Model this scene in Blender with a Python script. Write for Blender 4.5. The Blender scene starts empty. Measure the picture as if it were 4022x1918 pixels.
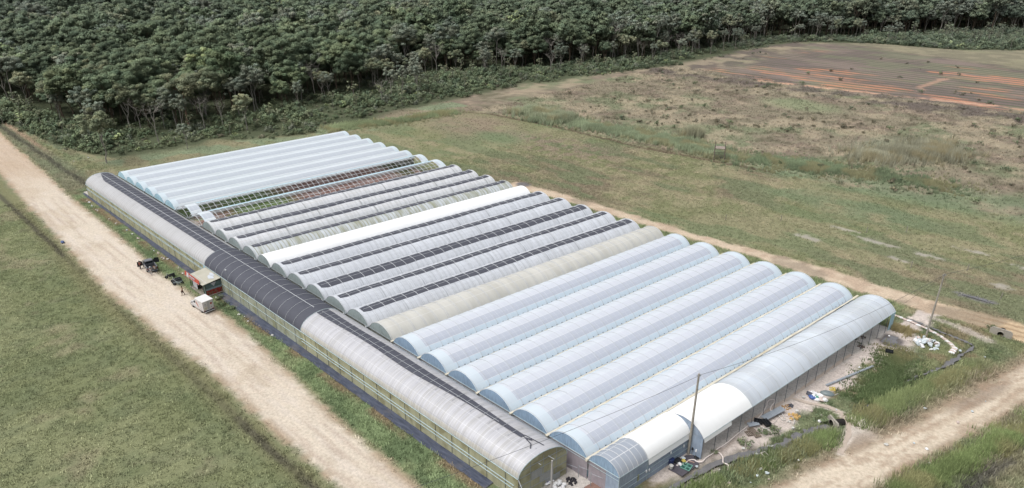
import bpy, math, random
import numpy as np
from mathutils import Vector, Matrix
random.seed(7); RNG = np.random.default_rng(11)
SC = bpy.context.scene; COL = SC.collection
R = math.radians

# ------------------------------------------------------------------ helpers
def lin(c):
    c = c/255.0
    return c/12.92 if c <= .04045 else ((c+.055)/1.055)**2.4
ALB = .60                                    # albedo that shows a given photo colour under this light
def ph(r, g, b, k=ALB): return (lin(r)*k, lin(g)*k, lin(b)*k)

def tag(o, label=None, cat=None, group=None, kind=None):
    if label: o['label'] = label
    if cat: o['category'] = cat
    if group: o['group'] = group
    if kind: o['kind'] = kind
    return o
def thing(name, label, cat, loc=(0, 0, 0), rz=0, group=None):
    o = bpy.data.objects.new(name, None); COL.objects.link(o)
    o.empty_display_size = .2; o.location = loc; o.rotation_euler = (0, 0, rz)
    return tag(o, label, cat, group)
def link(name, me, parent=None, loc=None, rot=None):
    o = bpy.data.objects.new(name, me); COL.objects.link(o)
    if parent is not None: o.parent = parent
    if loc is not None: o.location = loc
    if rot is not None: o.rotation_euler = rot
    return o
def copy_tree(o, parent=None):
    c = o.copy(); COL.objects.link(c); c.parent = parent
    for ch in list(o.children): copy_tree(ch, c)
    return c

class MB:
    """collects shapes, links them as one mesh object"""
    def __init__(s): s.v = []; s.f = []; s.uv = None; s.mi = []; s.cm = 0
    def add(s, vs, fs):
        b = len(s.v); s.v += [tuple(p) for p in vs]; s.f += [tuple(i+b for i in f) for f in fs]; s.mi += [s.cm]*len(fs); return s
    def box(s, c, d, rz=0, top=None, tilt=None):
        hx, hy, hz = d[0]/2, d[1]/2, d[2]/2; tx, ty = (top or (1, 1))
        P = [(-hx, -hy, -hz), (hx, -hy, -hz), (hx, hy, -hz), (-hx, hy, -hz), (-hx*tx, -hy*ty, hz), (hx*tx, -hy*ty, hz), (hx*tx, hy*ty, hz), (-hx*tx, hy*ty, hz)]
        M = Matrix.Rotation(rz, 3, 'Z')
        if tilt: M = M @ Matrix.Rotation(tilt[0], 3, 'X') @ Matrix.Rotation(tilt[1], 3, 'Y')
        P = [(M @ Vector(p)) + Vector(c) for p in P]
        return s.add(P, [(3, 2, 1, 0), (4, 5, 6, 7), (0, 1, 5, 4), (1, 2, 6, 5), (2, 3, 7, 6), (3, 0, 4, 7)])
    def tube(s, pts, r, n=6, cap=True):
        pts = [Vector(p) for p in pts]; rs = r if isinstance(r, (list, tuple)) else [r]*len(pts)
        rings = []; up = None
        for i, p in enumerate(pts):
            t = (pts[min(i+1, len(pts)-1)]-pts[max(i-1, 0)])
            if t.length < 1e-9: t = Vector((0, 0, 1))
            t.normalize()
            if up is None: up = Vector((0, 0, 1)) if abs(t.z) < .9 else Vector((1, 0, 0))
            a = t.cross(up); 
            if a.length < 1e-6: a = t.orthogonal()
            a.normalize(); b = a.cross(t).normalized(); up = b
            rings.append([p+(a*math.cos(2*math.pi*k/n)+b*math.sin(2*math.pi*k/n))*rs[i] for k in range(n)])
        vs = [q for rg in rings for q in rg]; fs = []
        for i in range(len(rings)-1):
            for k in range(n): fs.append((i*n+k, i*n+(k+1) % n, (i+1)*n+(k+1) % n, (i+1)*n+k))
        if cap: fs.append(tuple(range(n-1, -1, -1))); fs.append(tuple((len(rings)-1)*n+k for k in range(n)))
        return s.add(vs, fs)
    def lathe(s, prof, c=(0, 0, 0), n=14, axis='Z', sy=1.0):
        vs = []
        for (r, z) in prof:
            for k in range(n):
                a = 2*math.pi*k/n; x, y = r*math.cos(a), r*math.sin(a)*sy
                p = (x, y, z) if axis == 'Z' else ((x, z, y) if axis == 'Y' else (z, x, y))
                vs.append((p[0]+c[0], p[1]+c[1], p[2]+c[2]))
        fs = [(i*n+k, i*n+(k+1) % n, (i+1)*n+(k+1) % n, (i+1)*n+k) for i in range(len(prof)-1) for k in range(n)]
        fs += [tuple(range(n-1, -1, -1)), tuple((len(prof)-1)*n+k for k in range(n))]
        return s.add(vs, fs)
    def prism(s, poly, y0, y1, axis='Y'):
        n = len(poly)
        f = (lambda a, b, y: (a, y, b)) if axis == 'Y' else (lambda a, b, y: (y, a, b)) if axis == 'X' else (lambda a, b, y: (a, b, y))
        vs = [f(a, b, y0) for a, b in poly]+[f(a, b, y1) for a, b in poly]
        return s.add(vs, [tuple(range(n)), tuple(range(2*n-1, n-1, -1))]+[(i, (i+1) % n, n+(i+1) % n, n+i) for i in range(n)])
    def sheet(s, poly, z=0):
        return s.add([(a, b, z) for a, b in poly] if len(poly[0]) == 2 else poly, [tuple(range(len(poly)))])
    def mesh(s, name, mats, org=(0, 0, 0), smooth=True):
        me = bpy.data.meshes.new(name)
        me.from_pydata([(v[0]-org[0], v[1]-org[1], v[2]-org[2]) for v in s.v], [], s.f)
        for m in (mats if isinstance(mats, (list, tuple)) else [mats]): me.materials.append(m)
        if s.cm: me.polygons.foreach_set('material_index', s.mi)
        if s.uv:
            ul = me.uv_layers.new(name='UVMap')
            li = np.zeros(len(me.loops), dtype=np.int32); me.loops.foreach_get('vertex_index', li)
            ul.data.foreach_set('uv', np.array(s.uv, dtype=np.float32)[li].ravel())
        if smooth:
            me.polygons.foreach_set('use_smooth', [True]*len(me.polygons))
            try: me.set_sharp_from_angle(angle=R(38))
            except Exception: pass
        me.update(); return me
    def build(s, name, mats, parent=None, org=(0, 0, 0), smooth=True, loc=None, rot=None):
        return link(name, s.mesh(name, mats, org, smooth), parent, loc, rot)

# numpy mesh (triangles or quads, all same size) with colour attribute
def np_mesh(name, V, F, mat, col=None, uvs=None, smooth=False, nrm=None):
    me = bpy.data.meshes.new(name); n, k = F.shape
    me.vertices.add(len(V)); me.vertices.foreach_set('co', V.astype(np.float32).ravel())
    me.loops.add(n*k); me.loops.foreach_set('vertex_index', F.astype(np.int32).ravel())
    me.polygons.add(n); me.polygons.foreach_set('loop_start', np.arange(0, n*k, k, dtype=np.int32))
    me.polygons.foreach_set('loop_total', np.full(n, k, dtype=np.int32))
    if smooth: me.polygons.foreach_set('use_smooth', np.ones(n, dtype=bool))
    me.materials.append(mat); me.update(calc_edges=True)
    if col is not None:
        a = me.color_attributes.new('tint', 'FLOAT_COLOR', 'POINT')
        c4 = np.ones((len(V), 4), dtype=np.float32); c4[:, :3] = col; a.data.foreach_set('color', c4.ravel())
    if nrm is not None: b = me.attributes.new('lobe', 'FLOAT_VECTOR', 'POINT'); b.data.foreach_set('vector', nrm.astype(np.float32).ravel())
    return me

# value noise
def _h(ix, iy, sd):
    n = (ix.astype(np.int64)*374761393+iy.astype(np.int64)*668265263+sd*69069) & 0xffffffff
    n = ((n ^ (n >> 13))*1274126177) & 0xffffffff
    return ((n ^ (n >> 16)) & 0xffff)/65535.0
def vn(x, y, s, sd=0):
    x = x/s; y = y/s; ix = np.floor(x); iy = np.floor(y); fx = x-ix; fy = y-iy
    fx = fx*fx*(3-2*fx); fy = fy*fy*(3-2*fy)
    a = _h(ix, iy, sd); b = _h(ix+1, iy, sd); c = _h(ix, iy+1, sd); d = _h(ix+1, iy+1, sd)
    return (a*(1-fx)+b*fx)*(1-fy)+(c*(1-fx)+d*fx)*fy
def fbm(x, y, s, sd=0, o=4):
    r = 0; a = 1; t = 0
    for k in range(o): r = r+vn(x, y, s/2**k, sd+k*17)*a; t += a; a *= .55
    return r/t
def ss(a, b, x): t = np.clip((x-a)/(b-a), 0, 1); return t*t*(3-2*t)
def pdist(x, y, pts):
    d = np.full(np.shape(x), 1e9)
    for (ax, ay), (bx, by) in zip(pts[:-1], pts[1:]):
        ux, uy = bx-ax, by-ay; t = np.clip(((x-ax)*ux+(y-ay)*uy)/(ux*ux+uy*uy), 0, 1)
        d = np.minimum(d, np.hypot(x-ax-ux*t, y-ay-uy*t))
    return d

# ------------------------------------------------------------------ node helpers
class NT:
    def __init__(s, name):
        s.m = bpy.data.materials.new(name); s.m.use_nodes = True; s.t = s.m.node_tree
        for n in list(s.t.nodes): s.t.nodes.remove(n)
        s.out = s.n('ShaderNodeOutputMaterial')
    def n(s, ty, **kw):
        nd = s.t.nodes.new(ty)
        for k, v in kw.items(): setattr(nd, k, v)
        return nd
    def put(s, nd, i, v):
        if v is None: return
        sk = nd.inputs[i]
        if hasattr(v, 'is_output') or isinstance(v, bpy.types.NodeSocket): s.t.links.new(v, sk)
        elif isinstance(v, tuple) and len(v) == 3 and sk.type == 'RGBA': sk.default_value = (*v, 1)
        else: sk.default_value = v
    def math(s, op, a, b=None, c=None, clamp=False):
        nd = s.n('ShaderNodeMath', operation=op, use_clamp=clamp); s.put(nd, 0, a); s.put(nd, 1, b); s.put(nd, 2, c); return nd.outputs[0]
    def mix(s, f, a, b, mode='MIX'):
        nd = s.n('ShaderNodeMix', data_type='RGBA', blend_type=mode); s.put(nd, 0, f); s.put(nd, 6, a); s.put(nd, 7, b); return nd.outputs[2]
    def noise(s, scale, detail=3, vec=None, rough=.5, col=False):
        nd = s.n('ShaderNodeTexNoise'); s.put(nd, 'Scale', scale); s.put(nd, 'Detail', detail); s.put(nd, 'Roughness', rough)
        if vec is not None: s.put(nd, 'Vector', vec)
        return nd.outputs['Color' if col else 'Fac']
    def ramp(s, f, stops, interp='LINEAR'):
        nd = s.n('ShaderNodeValToRGB'); s.put(nd, 0, f); cr = nd.color_ramp; cr.interpolation = interp
        while len(cr.elements) < len(stops): cr.elements.new(.5)
        for e, (p, c) in zip(cr.elements, stops): e.position = p; e.color = (*c, 1) if len(c) == 3 else c
        return nd.outputs[0]
    def maprange(s, v, a, b, c=0., d=1.):
        nd = s.n('ShaderNodeMapRange'); s.put(nd, 0, v); s.put(nd, 1, float(a)); s.put(nd, 2, float(b)); s.put(nd, 3, float(c)); s.put(nd, 4, float(d)); return nd.outputs[0]
    def pbsdf(s, col, rough=.8, spec=.3, metal=0., bump=None, bs=.3, bd=.02):
        p = s.n('ShaderNodeBsdfPrincipled'); s.put(p, 'Base Color', col); s.put(p, 'Roughness', rough); s.put(p, 'Specular IOR Level', spec); s.put(p, 'Metallic', metal)
        if bump is not None:
            b = s.n('ShaderNodeBump'); s.put(b, 'Strength', bs); s.put(b, 'Distance', bd); s.put(b, 'Height', bump); s.put(p, 'Normal', b.outputs[0])
        return p.outputs[0]
    def fin(s, sh): s.put(s.out, 0, sh); return s.m

_mc = {}
def plain(name, c, rough=.7, var=.18, scale=3., metal=0., spec=.35, bump=.0, dirt=None):
    if name in _mc: return _mc[name]
    t = NT(name); tc = t.n('ShaderNodeTexCoord').outputs['Object']
    n = t.noise(scale, 4, tc); n2 = t.noise(scale*7, 3, tc)
    f = t.maprange(t.math('ADD', t.math('MULTIPLY', n, .65), t.math('MULTIPLY', n2, .35)), .3, .7, 1-var, 1+var)
    cc = t.mix(1.0, (*c, 1), t.n('ShaderNodeCombineColor').outputs[0], 'MULTIPLY') if False else None
    vm = t.n('ShaderNodeVectorMath', operation='SCALE'); vm.inputs[0].default_value = c; t.put(vm, 'Scale', f)
    col = vm.outputs[0]
    if dirt: col = t.mix(t.math('MULTIPLY', t.maprange(t.noise(scale*.6, 5, tc, .65), .48, .68), dirt[1]), col, dirt[0])
    _mc[name] = t.fin(t.pbsdf(col, rough, spec, metal, n2 if bump else None, bump or .3)); return _mc[name]

# ------------------------------------------------------------------ camera (calibrated)
TH, RO, YA, CX, CY, CH = R(24.046), R(-.074), R(133.74), 30.31, -50.366, 57.242
def make_camera():
    cd = bpy.data.cameras.new('camera'); cam = bpy.data.objects.new('camera', cd); COL.objects.link(cam)
    fw = Vector((math.cos(YA)*math.cos(TH), math.sin(YA)*math.cos(TH), -math.sin(TH)))
    r0 = Vector((math.sin(YA), -math.cos(YA), 0)); u0 = r0.cross(fw)
    rt = r0*math.cos(RO)+u0*math.sin(RO); up = u0*math.cos(RO)-r0*math.sin(RO)
    cam.matrix_world = Matrix(((rt.x, up.x, -fw.x, CX), (rt.y, up.y, -fw.y, CY), (rt.z, up.z, -fw.z, CH), (0, 0, 0, 1)))
    cd.sensor_width = 36; cd.lens = 36*2700/4022.; cd.clip_end = 6000; cd.clip_start = 1
    SC.camera = cam
make_camera()

# ------------------------------------------------------------------ light
SUN_EL, SUN_AZ = R(62), R(200)          # azimuth measured from +Y clockwise for the sky, direction the light comes from
w = bpy.data.worlds.new('World'); SC.world = w; w.use_nodes = True; wt = w.node_tree
bg = wt.nodes['Background']; sky = wt.nodes.new('ShaderNodeTexSky'); sky.sky_type = 'NISHITA'; sky.sun_disc = False
sky.sun_elevation = SUN_EL; sky.sun_rotation = SUN_AZ; sky.air_density = 1.0; sky.dust_density = 3.5; sky.ozone_density = 1.0
hs = wt.nodes.new('ShaderNodeHueSaturation'); hs.inputs['Saturation'].default_value = .28
wt.links.new(sky.outputs[0], hs.inputs['Color']); wt.links.new(hs.outputs[0], bg.inputs[0]); bg.inputs[1].default_value = .15
sd = bpy.data.lights.new('sun', 'SUN'); sd.energy = 3.3; sd.angle = R(50); sd.color = (1, .985, .96)
so = bpy.data.objects.new('sun', sd); COL.objects.link(so)
sdir = Vector((math.sin(SUN_AZ)*math.cos(SUN_EL), math.cos(SUN_AZ)*math.cos(SUN_EL), math.sin(SUN_EL)))
so.rotation_euler = (-sdir).to_track_quat('-Z', 'Y').to_euler(); so.location = (0, 0, 150)
SC.view_settings.view_transform = 'Standard'; SC.view_settings.look = 'None'; SC.view_settings.exposure = 0

# ------------------------------------------------------------------ layout tables (metres)
XV = [0.0, -5.95, -12, -18, -24.05, -30.1, -36, -42.2, -48.2, -54.1, -60.3, -66.2, -72.3, -77.9, -82.9, -88.8, -94.6, -100.2, -106.2, -113.0, -119.4, -125.3, -131.3, -136.9, -142.7, -148.5, -154.2]
XW = [8.3, 2.1, -3.9, -9.8, -15.8, -21.9, -28.1, -33.9, -39.4, -45.3, -51.4, -57.1, -63.4, -69.4, -74.8, -80.7, -86.4, -92.3, -98.5, -105.8, -112.2, -117.9, -123.8, -129.8, -135.6, -141.6, -147.4]
YE = 60.4; EH = 3.0
# front road edges
RRx = [-400, -260, -241, -219, -201, -178, -153, -131, -113, -96, -79, -65, -50, -36, -20, 0, 20]
RRy = [-1, -6.5, -7.4, -8.4, -9, -9.8, -11.1, -11.3, -11.8, -12.6, -11.7, -11.5, -12.5, -13.7, -14.1, -15, -17]
RLx = [-400, -260, -187, -159, -132, -112, -96, -71, -60, -49, -33, -13, 10]
RLy = [-14, -17.5, -18.5, -19.9, -20.8, -21.6, -22.2, -21.4, -20.6, -20.8, -20.8, -20.6, -30]
SUy = [-80, 0, 14, 24, 33, 36, 44, 53, 62, 75]; SUx = [-14, 4.9, 10.1, 13.5, 16.7, 17.9, 20.1, 22.8, 25.4, 29.4]
SLy = [-80, 0, 21, 30, 38, 47, 53, 75]; SLx = [-12, 12.1, 18.5, 21.1, 23.8, 26.5, 28.3, 35.2]
TKx = [-84, -72, -57, -46, -33, -20, -9, 0, 10, 20, 34]; TBy = [67.0, 68.6, 69.2, 69.4, 69.8, 70.2, 69.6, 69.8, 70.0, 70.3, 69]; TTy = [71.2, 72.4, 72.8, 72.6, 73.0, 74.0, 75.0, 74.6, 74.8, 75.8, 77]
FEy = [-60, 5, 12, 14, 37, 53, 66, 98, 120, 157, 185, 208, 254, 299, 375, 391, 463, 524, 620, 760, 1200]          # line of tall trees
FEx = [-330, -290, -232, -208, -199, -204, -202, -206, -208, -216, -200, -186, -172, -164, -160, -136, -96, -51, 10, 60, 200]
UEy = [-60, -2, 0, 8, 18, 35, 46, 58, 75, 87, 116, 140, 163, 194, 230, 252, 313, 374, 398, 403, 424, 520]            # edge of undergrowth
UEx = [-290, -240, -205, -181, -178, -178, -173, -167, -168, -167, -168, -171, -170, -164, -156, -149, -147, -140, -104, -64, -35, 30]
PATH = [(2.6, 22), (3.6, 27), (4.5, 31.1), (4.6, 32.9), (4.9, 34.9), (5.2, 37.4), (5.6, 40.3), (5.9, 42.7), (6.2, 45.3), (6.6, 48)]
PATH2 = [(4.6, 31.3), (6.9, 31.9), (8.7, 32.8), (10.6, 32.8), (12.2, 31.2), (13.0, 29.2), (13.3, 27.0), (13.6, 24.6)]
WAT1 = [(10.8, 29.0), (9.8, 26.6), (8.9, 24.2), (8.3, 22.3), (6.8, 19.6), (5.7, 17.4), (4.6, 15.6), (3.4, 12.6), (2.4, 8.6), (1.6, 4)]
WW1 = [.6, .85, 1.0, .7, .4, .45, .45, .35, .3, .3]
WAT2 = [(4, 66.8), (8.2, 65.9), (12, 65.5), (15, 64.7), (17.6, 64.5), (19.4, 63.6), (18.5, 59.5), (18.0, 56), (17.0, 52.4), (15.5, 49), (14, 43), (12.9, 38.5), (12.0, 35.6)]
WW2 = [.14, .16, .16, .18, .24, .32, .24, .32, .28, .14, .1, .14, .24]

def C(r, g, b): return np.array([lin(r), lin(g), lin(b)])*ALB
def ground(x, y, full=False):
    """colour (and grass density / height) of the ground at x, y"""
    n1 = fbm(x, y, 40, 1); n2 = fbm(x, y, 9, 5); n3 = fbm(x, y, 2.2, 9); n4 = fbm(x, y, .7, 23, 3)
    ang = x*.94+y*.34; an = fbm(ang*.35, y, 5, 31)          # streaky
    L = lambda c: np.broadcast_to(c, x.shape+(3,))
    def mx(a, c, m): return a*(1-m[..., None])+c*m[..., None]
    # pale dry field grass
    col = L(C(138, 134, 98))*1.0
    col = mx(col, C(124, 126, 86), ss(.42, .62, n2)); col = mx(col, C(152, 141, 108), ss(.52, .68, n1*.5+n3*.5)*.8)
    col = mx(col, C(122, 108, 88), ss(.53, .66, n1*.6+an*.4)*.75)
    col = mx(col, C(108, 124, 84), ss(.5, .6, an)*.6)
    dens = np.full(x.shape, .55); ht = np.full(x.shape, .34)
    # brown hill near the ditch corner
    bh = ss(1, .2, np.hypot((x+136)/26, (y-104)/20)); col = mx(col, C(140, 122, 102), bh*ss(.3, .6, n2+.1)*.85)
    dk = ss(1, .3, np.hypot((x+98)/30, (y-104)/14)); col = mx(col, C(142, 126, 106), dk*ss(.4, .6, n3)*.8)
    gg = ss(1, .3, np.hypot((x+118)/14, (y-98)/8)); col = mx(col, C(108, 124, 86), gg*.8)
    # bare whitish patches in the field
    for (px, py, rx, ry) in ((-16.4, 87.1, 2.6, 1.0), (-4.4, 94.6, 3.6, .9), (4.7, 94.5, 2.2, .9), (1.2, 88.8, 1.6, .6), (17.8, 89.1, 1.6, 1), (-12, 97, 3, .6), (11, 103, 3, .8), (21, 101, 4, .8)):
        m = ss(1.25, .6, np.hypot((x-px)/rx, (y-py)/ry)+(n4-.5)*2.2+(n3-.5)*1.2); col = mx(col, C(172, 164, 152), m*.75); dens = dens*(1-m)
    m = ss(1.2, .7, np.hypot((x-16)/3.4, (y-81)/1.0)+(n3-.5)); col = mx(col, C(120, 118, 116), m*.9)
    # broad green streak between field and scrub
    gz = ss(1, .3, np.abs(y-(132+.12*(x+20)))/15)*ss(-62, -40, x); gz2 = ss(1, .4, np.hypot((x+18)/30, (y-112)/9)); gzz = np.maximum(gz, gz2*.8)*ss(.3, .55, n2+.05)
    # scrubland beyond the ditch
    dl = np.interp(x, [-400, -165, -151, -143, -114, -80, -55, 20, 80], [60, 88, 116, 120, 122.5, 121, 124, 130, 134])
    sc_ = ss(-1.5, 2.5, y-dl+(n3-.5)*4)
    s = L(C(135, 125, 102))*1.; s = mx(s, C(122, 106, 92), ss(.46, .6, n2*.6+n3*.4)*.8); s = mx(s, C(118, 126, 92), ss(.5, .62, fbm(x, y, 24, 77))*.8); s = mx(s, C(160, 142, 118), ss(.56, .7, n3*.6+n2*.4)*.8)
    s = mx(s, C(92, 88, 66), ss(.55, .68, fbm(x, y, 3.5, 52))*.6)
    s = mx(s, C(100, 90, 84), ss(222, 234, y)*ss(.3, .55, n2)*.8); s = mx(s, C(168, 152, 124), ss(.5, .62, fbm(x, y, 7, 53))*.6)
    s = mx(s, C(128, 138, 100), ss(1, .3, np.hypot((x+68)/22, (y-208)/13))*.75)
    s = mx(s, C(124, 130, 104), ss(1, .35, np.hypot((x+22)/17, (y-171)/20))*.8)
    col = mx(col, s, sc_); dens = dens*(1-.45*sc_); ht = ht+.12*sc_
    col = mx(col, C(112, 128, 94), gzz*.75)
    # dark wet ditch line
    dm = ss(1.3, .4, np.abs(y-dl+1+(n3-.5)*1.5))*(x > -160)*(x < -40); col = mx(col, C(96, 80, 64), dm*.85)
    # ploughed field, rows along x
    pb = ss(-4, 12, x+131+(n2-.5)*14)*ss(238, 249, y+(x+99)*-.06+(n2-.5)*6)*ss(0, 14, (394-.3*(x+129)-y))
    row = .5+.5*np.sin((y-.06*x)*2*math.pi/5.2+(n2-.5)*1.6)
    p = L(C(132, 116, 106))*1.; p = mx(p, C(112, 98, 94), ss(.45, .6, fbm(x*.5, y, 16, 66))*.8); p = mx(p, C(124, 126, 98), ss(.5, .62, fbm(x*.4, y, 10, 67))*.7); p = mx(p, C(92, 92, 74), ss(.45, .85, row)*ss(.2, .5, fbm(x*.3, y, 8, 68))*.85)
    red = ss(.50, .60, fbm(x, y*1.6, 34, 90))*ss(236, 256, y)*ss(362, 325, y)
    red = np.maximum(red, ss(1, .6, np.hypot((x+82)/26, (y-281)/15)+(n3-.5)*.5)); red = np.maximum(red, ss(1, .5, np.hypot((x+33)/14, (y-258)/6)+(n3-.5)*.4)); red = np.maximum(red, ss(1, .5, np.hypot((x+20)/18, (y-282)/16)+(n3-.5)*.6)*.8)
    p = mx(p, C(196, 130, 92), red*ss(.8, .3, row)*ss(.35, .6, fbm(x*.35, y, 5, 69))*.9)
    col = mx(col, p, pb); dens = dens*(1-.7*pb)
    rr = pdist(x, y, [(-104, 246), (-99, 243), (-72, 247), (-42, 251), (-26, 255), (0, 256)]); m = ss(2.4, .6, rr+(n3-.5)*4)*ss(.3, .5, fbm(x, y, 7, 70)); col = mx(col, C(204, 156, 124), m*.9); dens = dens*(1-m)
    rr = pdist(x, y, [(-40, 254), (-46, 275), (-44, 300), (-40, 320)]); m = ss(2.2, .6, rr+(n3-.5)*4)*ss(.35, .55, fbm(x, y, 7, 71)); col = mx(col, C(180, 140, 114), m*.7)
    fr = ss(-6, 2, y-(392-.3*(x+129)))*ss(0, 8, x+133); col = mx(col, C(138, 134, 104), fr*(1-pb)*.6)
    # forest floor
    ue = np.interp(y, UEy, UEx); fm = ss(4, -4, x-ue+(n2-.5)*8); col = mx(col, C(78, 86, 60), fm*.95); dens = dens*(1-fm)
    # grassy strip in front of undergrowth
    gs = ss(22, 8, x-ue)*(y > -2)*(y < 122)*(1-fm); col = mx(col, C(136, 126, 98), gs*ss(.35, .6, n2)*.6); col = mx(col, C(122, 138, 104), gs*ss(.55, .62, fbm(x, y, 11, 61))*.8)
    # --- left field
    rl = np.interp(x, RLx, RLy); rrr = np.interp(x, RRx, RRy)
    lf = ss(.3, -1.5, y-rl+(n3-.5)*1.6)
    g = L(C(118, 124, 82))*1.; g = mx(g, C(130, 134, 92), ss(.45, .62, n2)); g = mx(g, C(106, 114, 80), ss(.5, .66, n3)*.5); g = mx(g, C(136, 130, 98), ss(.55, .7, n1*.5+n3*.5)*.7); g = mx(g, C(100, 112, 74), ss(.5, .65, fbm(x, y, 6, 43))*.4); g = mx(g, C(144, 136, 104), ss(.62, .72, fbm(x, y, 8, 44))*.6)
    g = mx(g, C(124, 120, 82), ss(-4.5, -1.5, y-rl)*.7)
    g = mx(g, C(78, 74, 62), ss(.9, .2, np.abs(y+22.7+(n2-.5)*1.2))*(x > -190)*ss(.2, .5, n2+.1)*.8*np.where((x > -118)*(x < -46), .45, 1.))
    col = mx(col, g, lf); dens = np.where(lf > .5, .75, dens); ht = np.where(lf > .5, .42, ht)
    # --- verge between road and greenhouse
    ins = (y > rrr)*(y < -3)
    vg = ss(-.2, .8, y-rrr+(n3-.5)*1.2)*ss(-2, -4, y)*(x < 5)
    v = L(C(116, 134, 88))*1.; v = mx(v, C(98, 116, 76), ss(.45, .6, n3)); v = mx(v, C(132, 142, 96), ss(.5, .62, n2)*.7); v = mx(v, C(132, 112, 84), ss(-10.8, -9.6, y)*ss(.42, .58, fbm(x, y, 6, 15))*.9)
    far = ss(-150, -165, x); v = mx(v, C(124, 126, 98), far*.8); v = mx(v, C(84, 82, 70), far*ss(1.2, .3, np.abs(y+5.6+(n2-.5)*2))*.8); v = mx(v, C(168, 138, 112), ss(-195, -215, x)*ss(1.6, .6, np.abs(y+3.2))*.8)
    col = mx(col, v, vg); dens = np.where(vg > .5, .95, dens); ht = np.where(vg > .5, .36, ht)
    # --- compound ground under the tunnels and between
    cp = ((x > -156+.12*y)*(x < .138*y+.3)*(y > -7.9)*(y < 60.5))*1.
    c = L(C(190, 182, 174))*1.; c = mx(c, C(150, 146, 134), ss(.45, .62, n2)*.7)
    xs = x-.122*y                                                   # along the tunnels
    b1 = (xs > -138)*(xs < -106.0)*(y > 0)
    soil = C(178, 138, 124); bed = L(soil)*1.; bed = mx(bed, C(146, 108, 96), ss(.45, .6, n4)); bed = mx(bed, C(176, 164, 160), ss(.62, .7, fbm(x, y, 1.6, 8))*.7)
    bed = mx(bed, C(122, 146, 82), ss(30, 22, y+(n2-.5)*8)*ss(8, 14, y+(n3-.5)*6)); bed = mx(bed, C(186, 172, 160), ss(.5, .58, n3)*ss(13, 8, y+(n3-.5)*6)*.9); bed = mx(bed, C(122, 146, 82), ss(.5, .56, fbm(x, y, 5, 19))*ss(12, 8, y)*.9)
    bed = mx(bed, C(104, 110, 72), ss(52, 57, y)*ss(.4, .55, n2)); bed = mx(bed, C(70, 58, 54), ss(.86, .95, np.abs(((xs+106)/1.3) % 1*2-1))*.6)
    c = np.where(b1[..., None], bed, c)
    col = mx(col, c, cp); dens = np.where(cp > .5, .0, dens)
    # --- strip behind the tunnels
    bk = (y >= 60.5)*(y < np.interp(x, TKx, TBy))*(x > -150)*(x < 8); bkf = bk*1.
    col = mx(col, C(116, 130, 84), bkf*(1-.4*ss(.4, .6, n3))*.9*(x > -80)); dens = np.where(bk*(x > -80), .95, dens); ht = np.where(bk*(x > -80), .45, ht)
    # --- right hand side yard
    su = np.interp(y, SUy, SUx); sl = np.interp(y, SLy, SLx)
    yd = (x > .138*y+.3-(y < 12)*2.2)*(x < su+.5)*(y > -4)*(y < np.interp(x, TKx, TBy)); q = x-.138*y
    wd = L(C(112, 120, 84))*1.; wd = mx(wd, C(92, 106, 70), ss(.45, .6, n3)); wd = mx(wd, C(124, 128, 84), ss(.5, .64, n2)*.8); wd = mx(wd, C(130, 112, 84), ss(.56, .68, fbm(x, y, 4, 71))*.7)
    sand = C(196, 182, 172); sm = ss(3.4, 2.4, q+(n3-.5)*3.4-.4)*ss(5, 9, y+q*0)
    sm = np.maximum(sm, ss(1, .6, np.hypot((x-9.4)/4.2, (y-57)/5)+(n3-.5)*.7)); sm = np.maximum(sm, ss(1, .55, np.hypot((x-8.4)/1.7, (y-41)/3.0)+(n4-.5)*1.1)); sm = np.maximum(sm, ss(1, .55, np.hypot((x-7.6)/1.5, (y-46.5)/2.0)+(n4-.5)*1.2)*.8)
    sm = np.maximum(sm, ss(1, .5, np.hypot((x+.2)/1.3, (y-6.5)/2.2)+(n4-.5)*.9)); sm = np.maximum(sm, ss(1.2, .4, pdist(x, y, [(7, 68.4), (15, 68.2), (20.6, 66.8)])+(n3-.5)*1.0)*.6)
    sm = np.maximum(sm, ss(1, .4, np.hypot((x-14.2)/2.6, (y-29)/4.5)+(n3-.5)*.9)*.8)
    wd = mx(wd, sand*(.86+.26*n4)[..., None], sm)
    wd = mx(wd, C(120, 102, 86), ss(1., .4, np.hypot((x-2.3)/1.2, (y-16)/4)+(n3-.5))*.6)
    rs = ss(-2.6, -.6, x-su+(n3-.5)*2.); wd = mx(wd, C(150, 130, 108), rs*.7*ss(12, 20, y))
    pth = np.minimum(pdist(x, y, PATH)-.08, pdist(x, y, PATH2)-.22); pm = ss(.36, .12, pth+(n4-.5)*.2); wd = mx(wd, C(206, 192, 178), pm)
    w1 = pdist(x, y, WAT1); w2 = pdist(x, y, WAT2); wm = ss(1.2, .4, np.minimum(w1, w2+.2)+(n4-.5)*.8); wd = mx(wd, C(88, 90, 68), wm*.7)
    pud = ss(1.2, .8, np.hypot((x-9.6)/1.9, (y-56.4)/2.0)+(n3-.5)*.6); wd = mx(wd, C(104, 98, 96), pud)
    m = yd*1.; col = mx(col, wd, m)
    dy = np.clip(1-sm*1.1-pm-wm*.5-pud-rs*.3, 0, 1); tall = (.45+.9*n3)*ss(2.6, .8, pdist(x, y, [(13.4, 31), (15.4, 36), (16.6, 41), (18.3, 46.6), (19.6, 51), (22, 58)]))
    tall = np.maximum(tall, ss(1.8, .6, pdist(x, y, [(11.6, 27.6), (10.2, 22.6), (8.6, 18.8), (7.0, 15.2), (4.6, 8.6)])))
    dens = np.where(yd, dy, dens); ht = np.where(yd, .3+.75*tall, ht)
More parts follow.
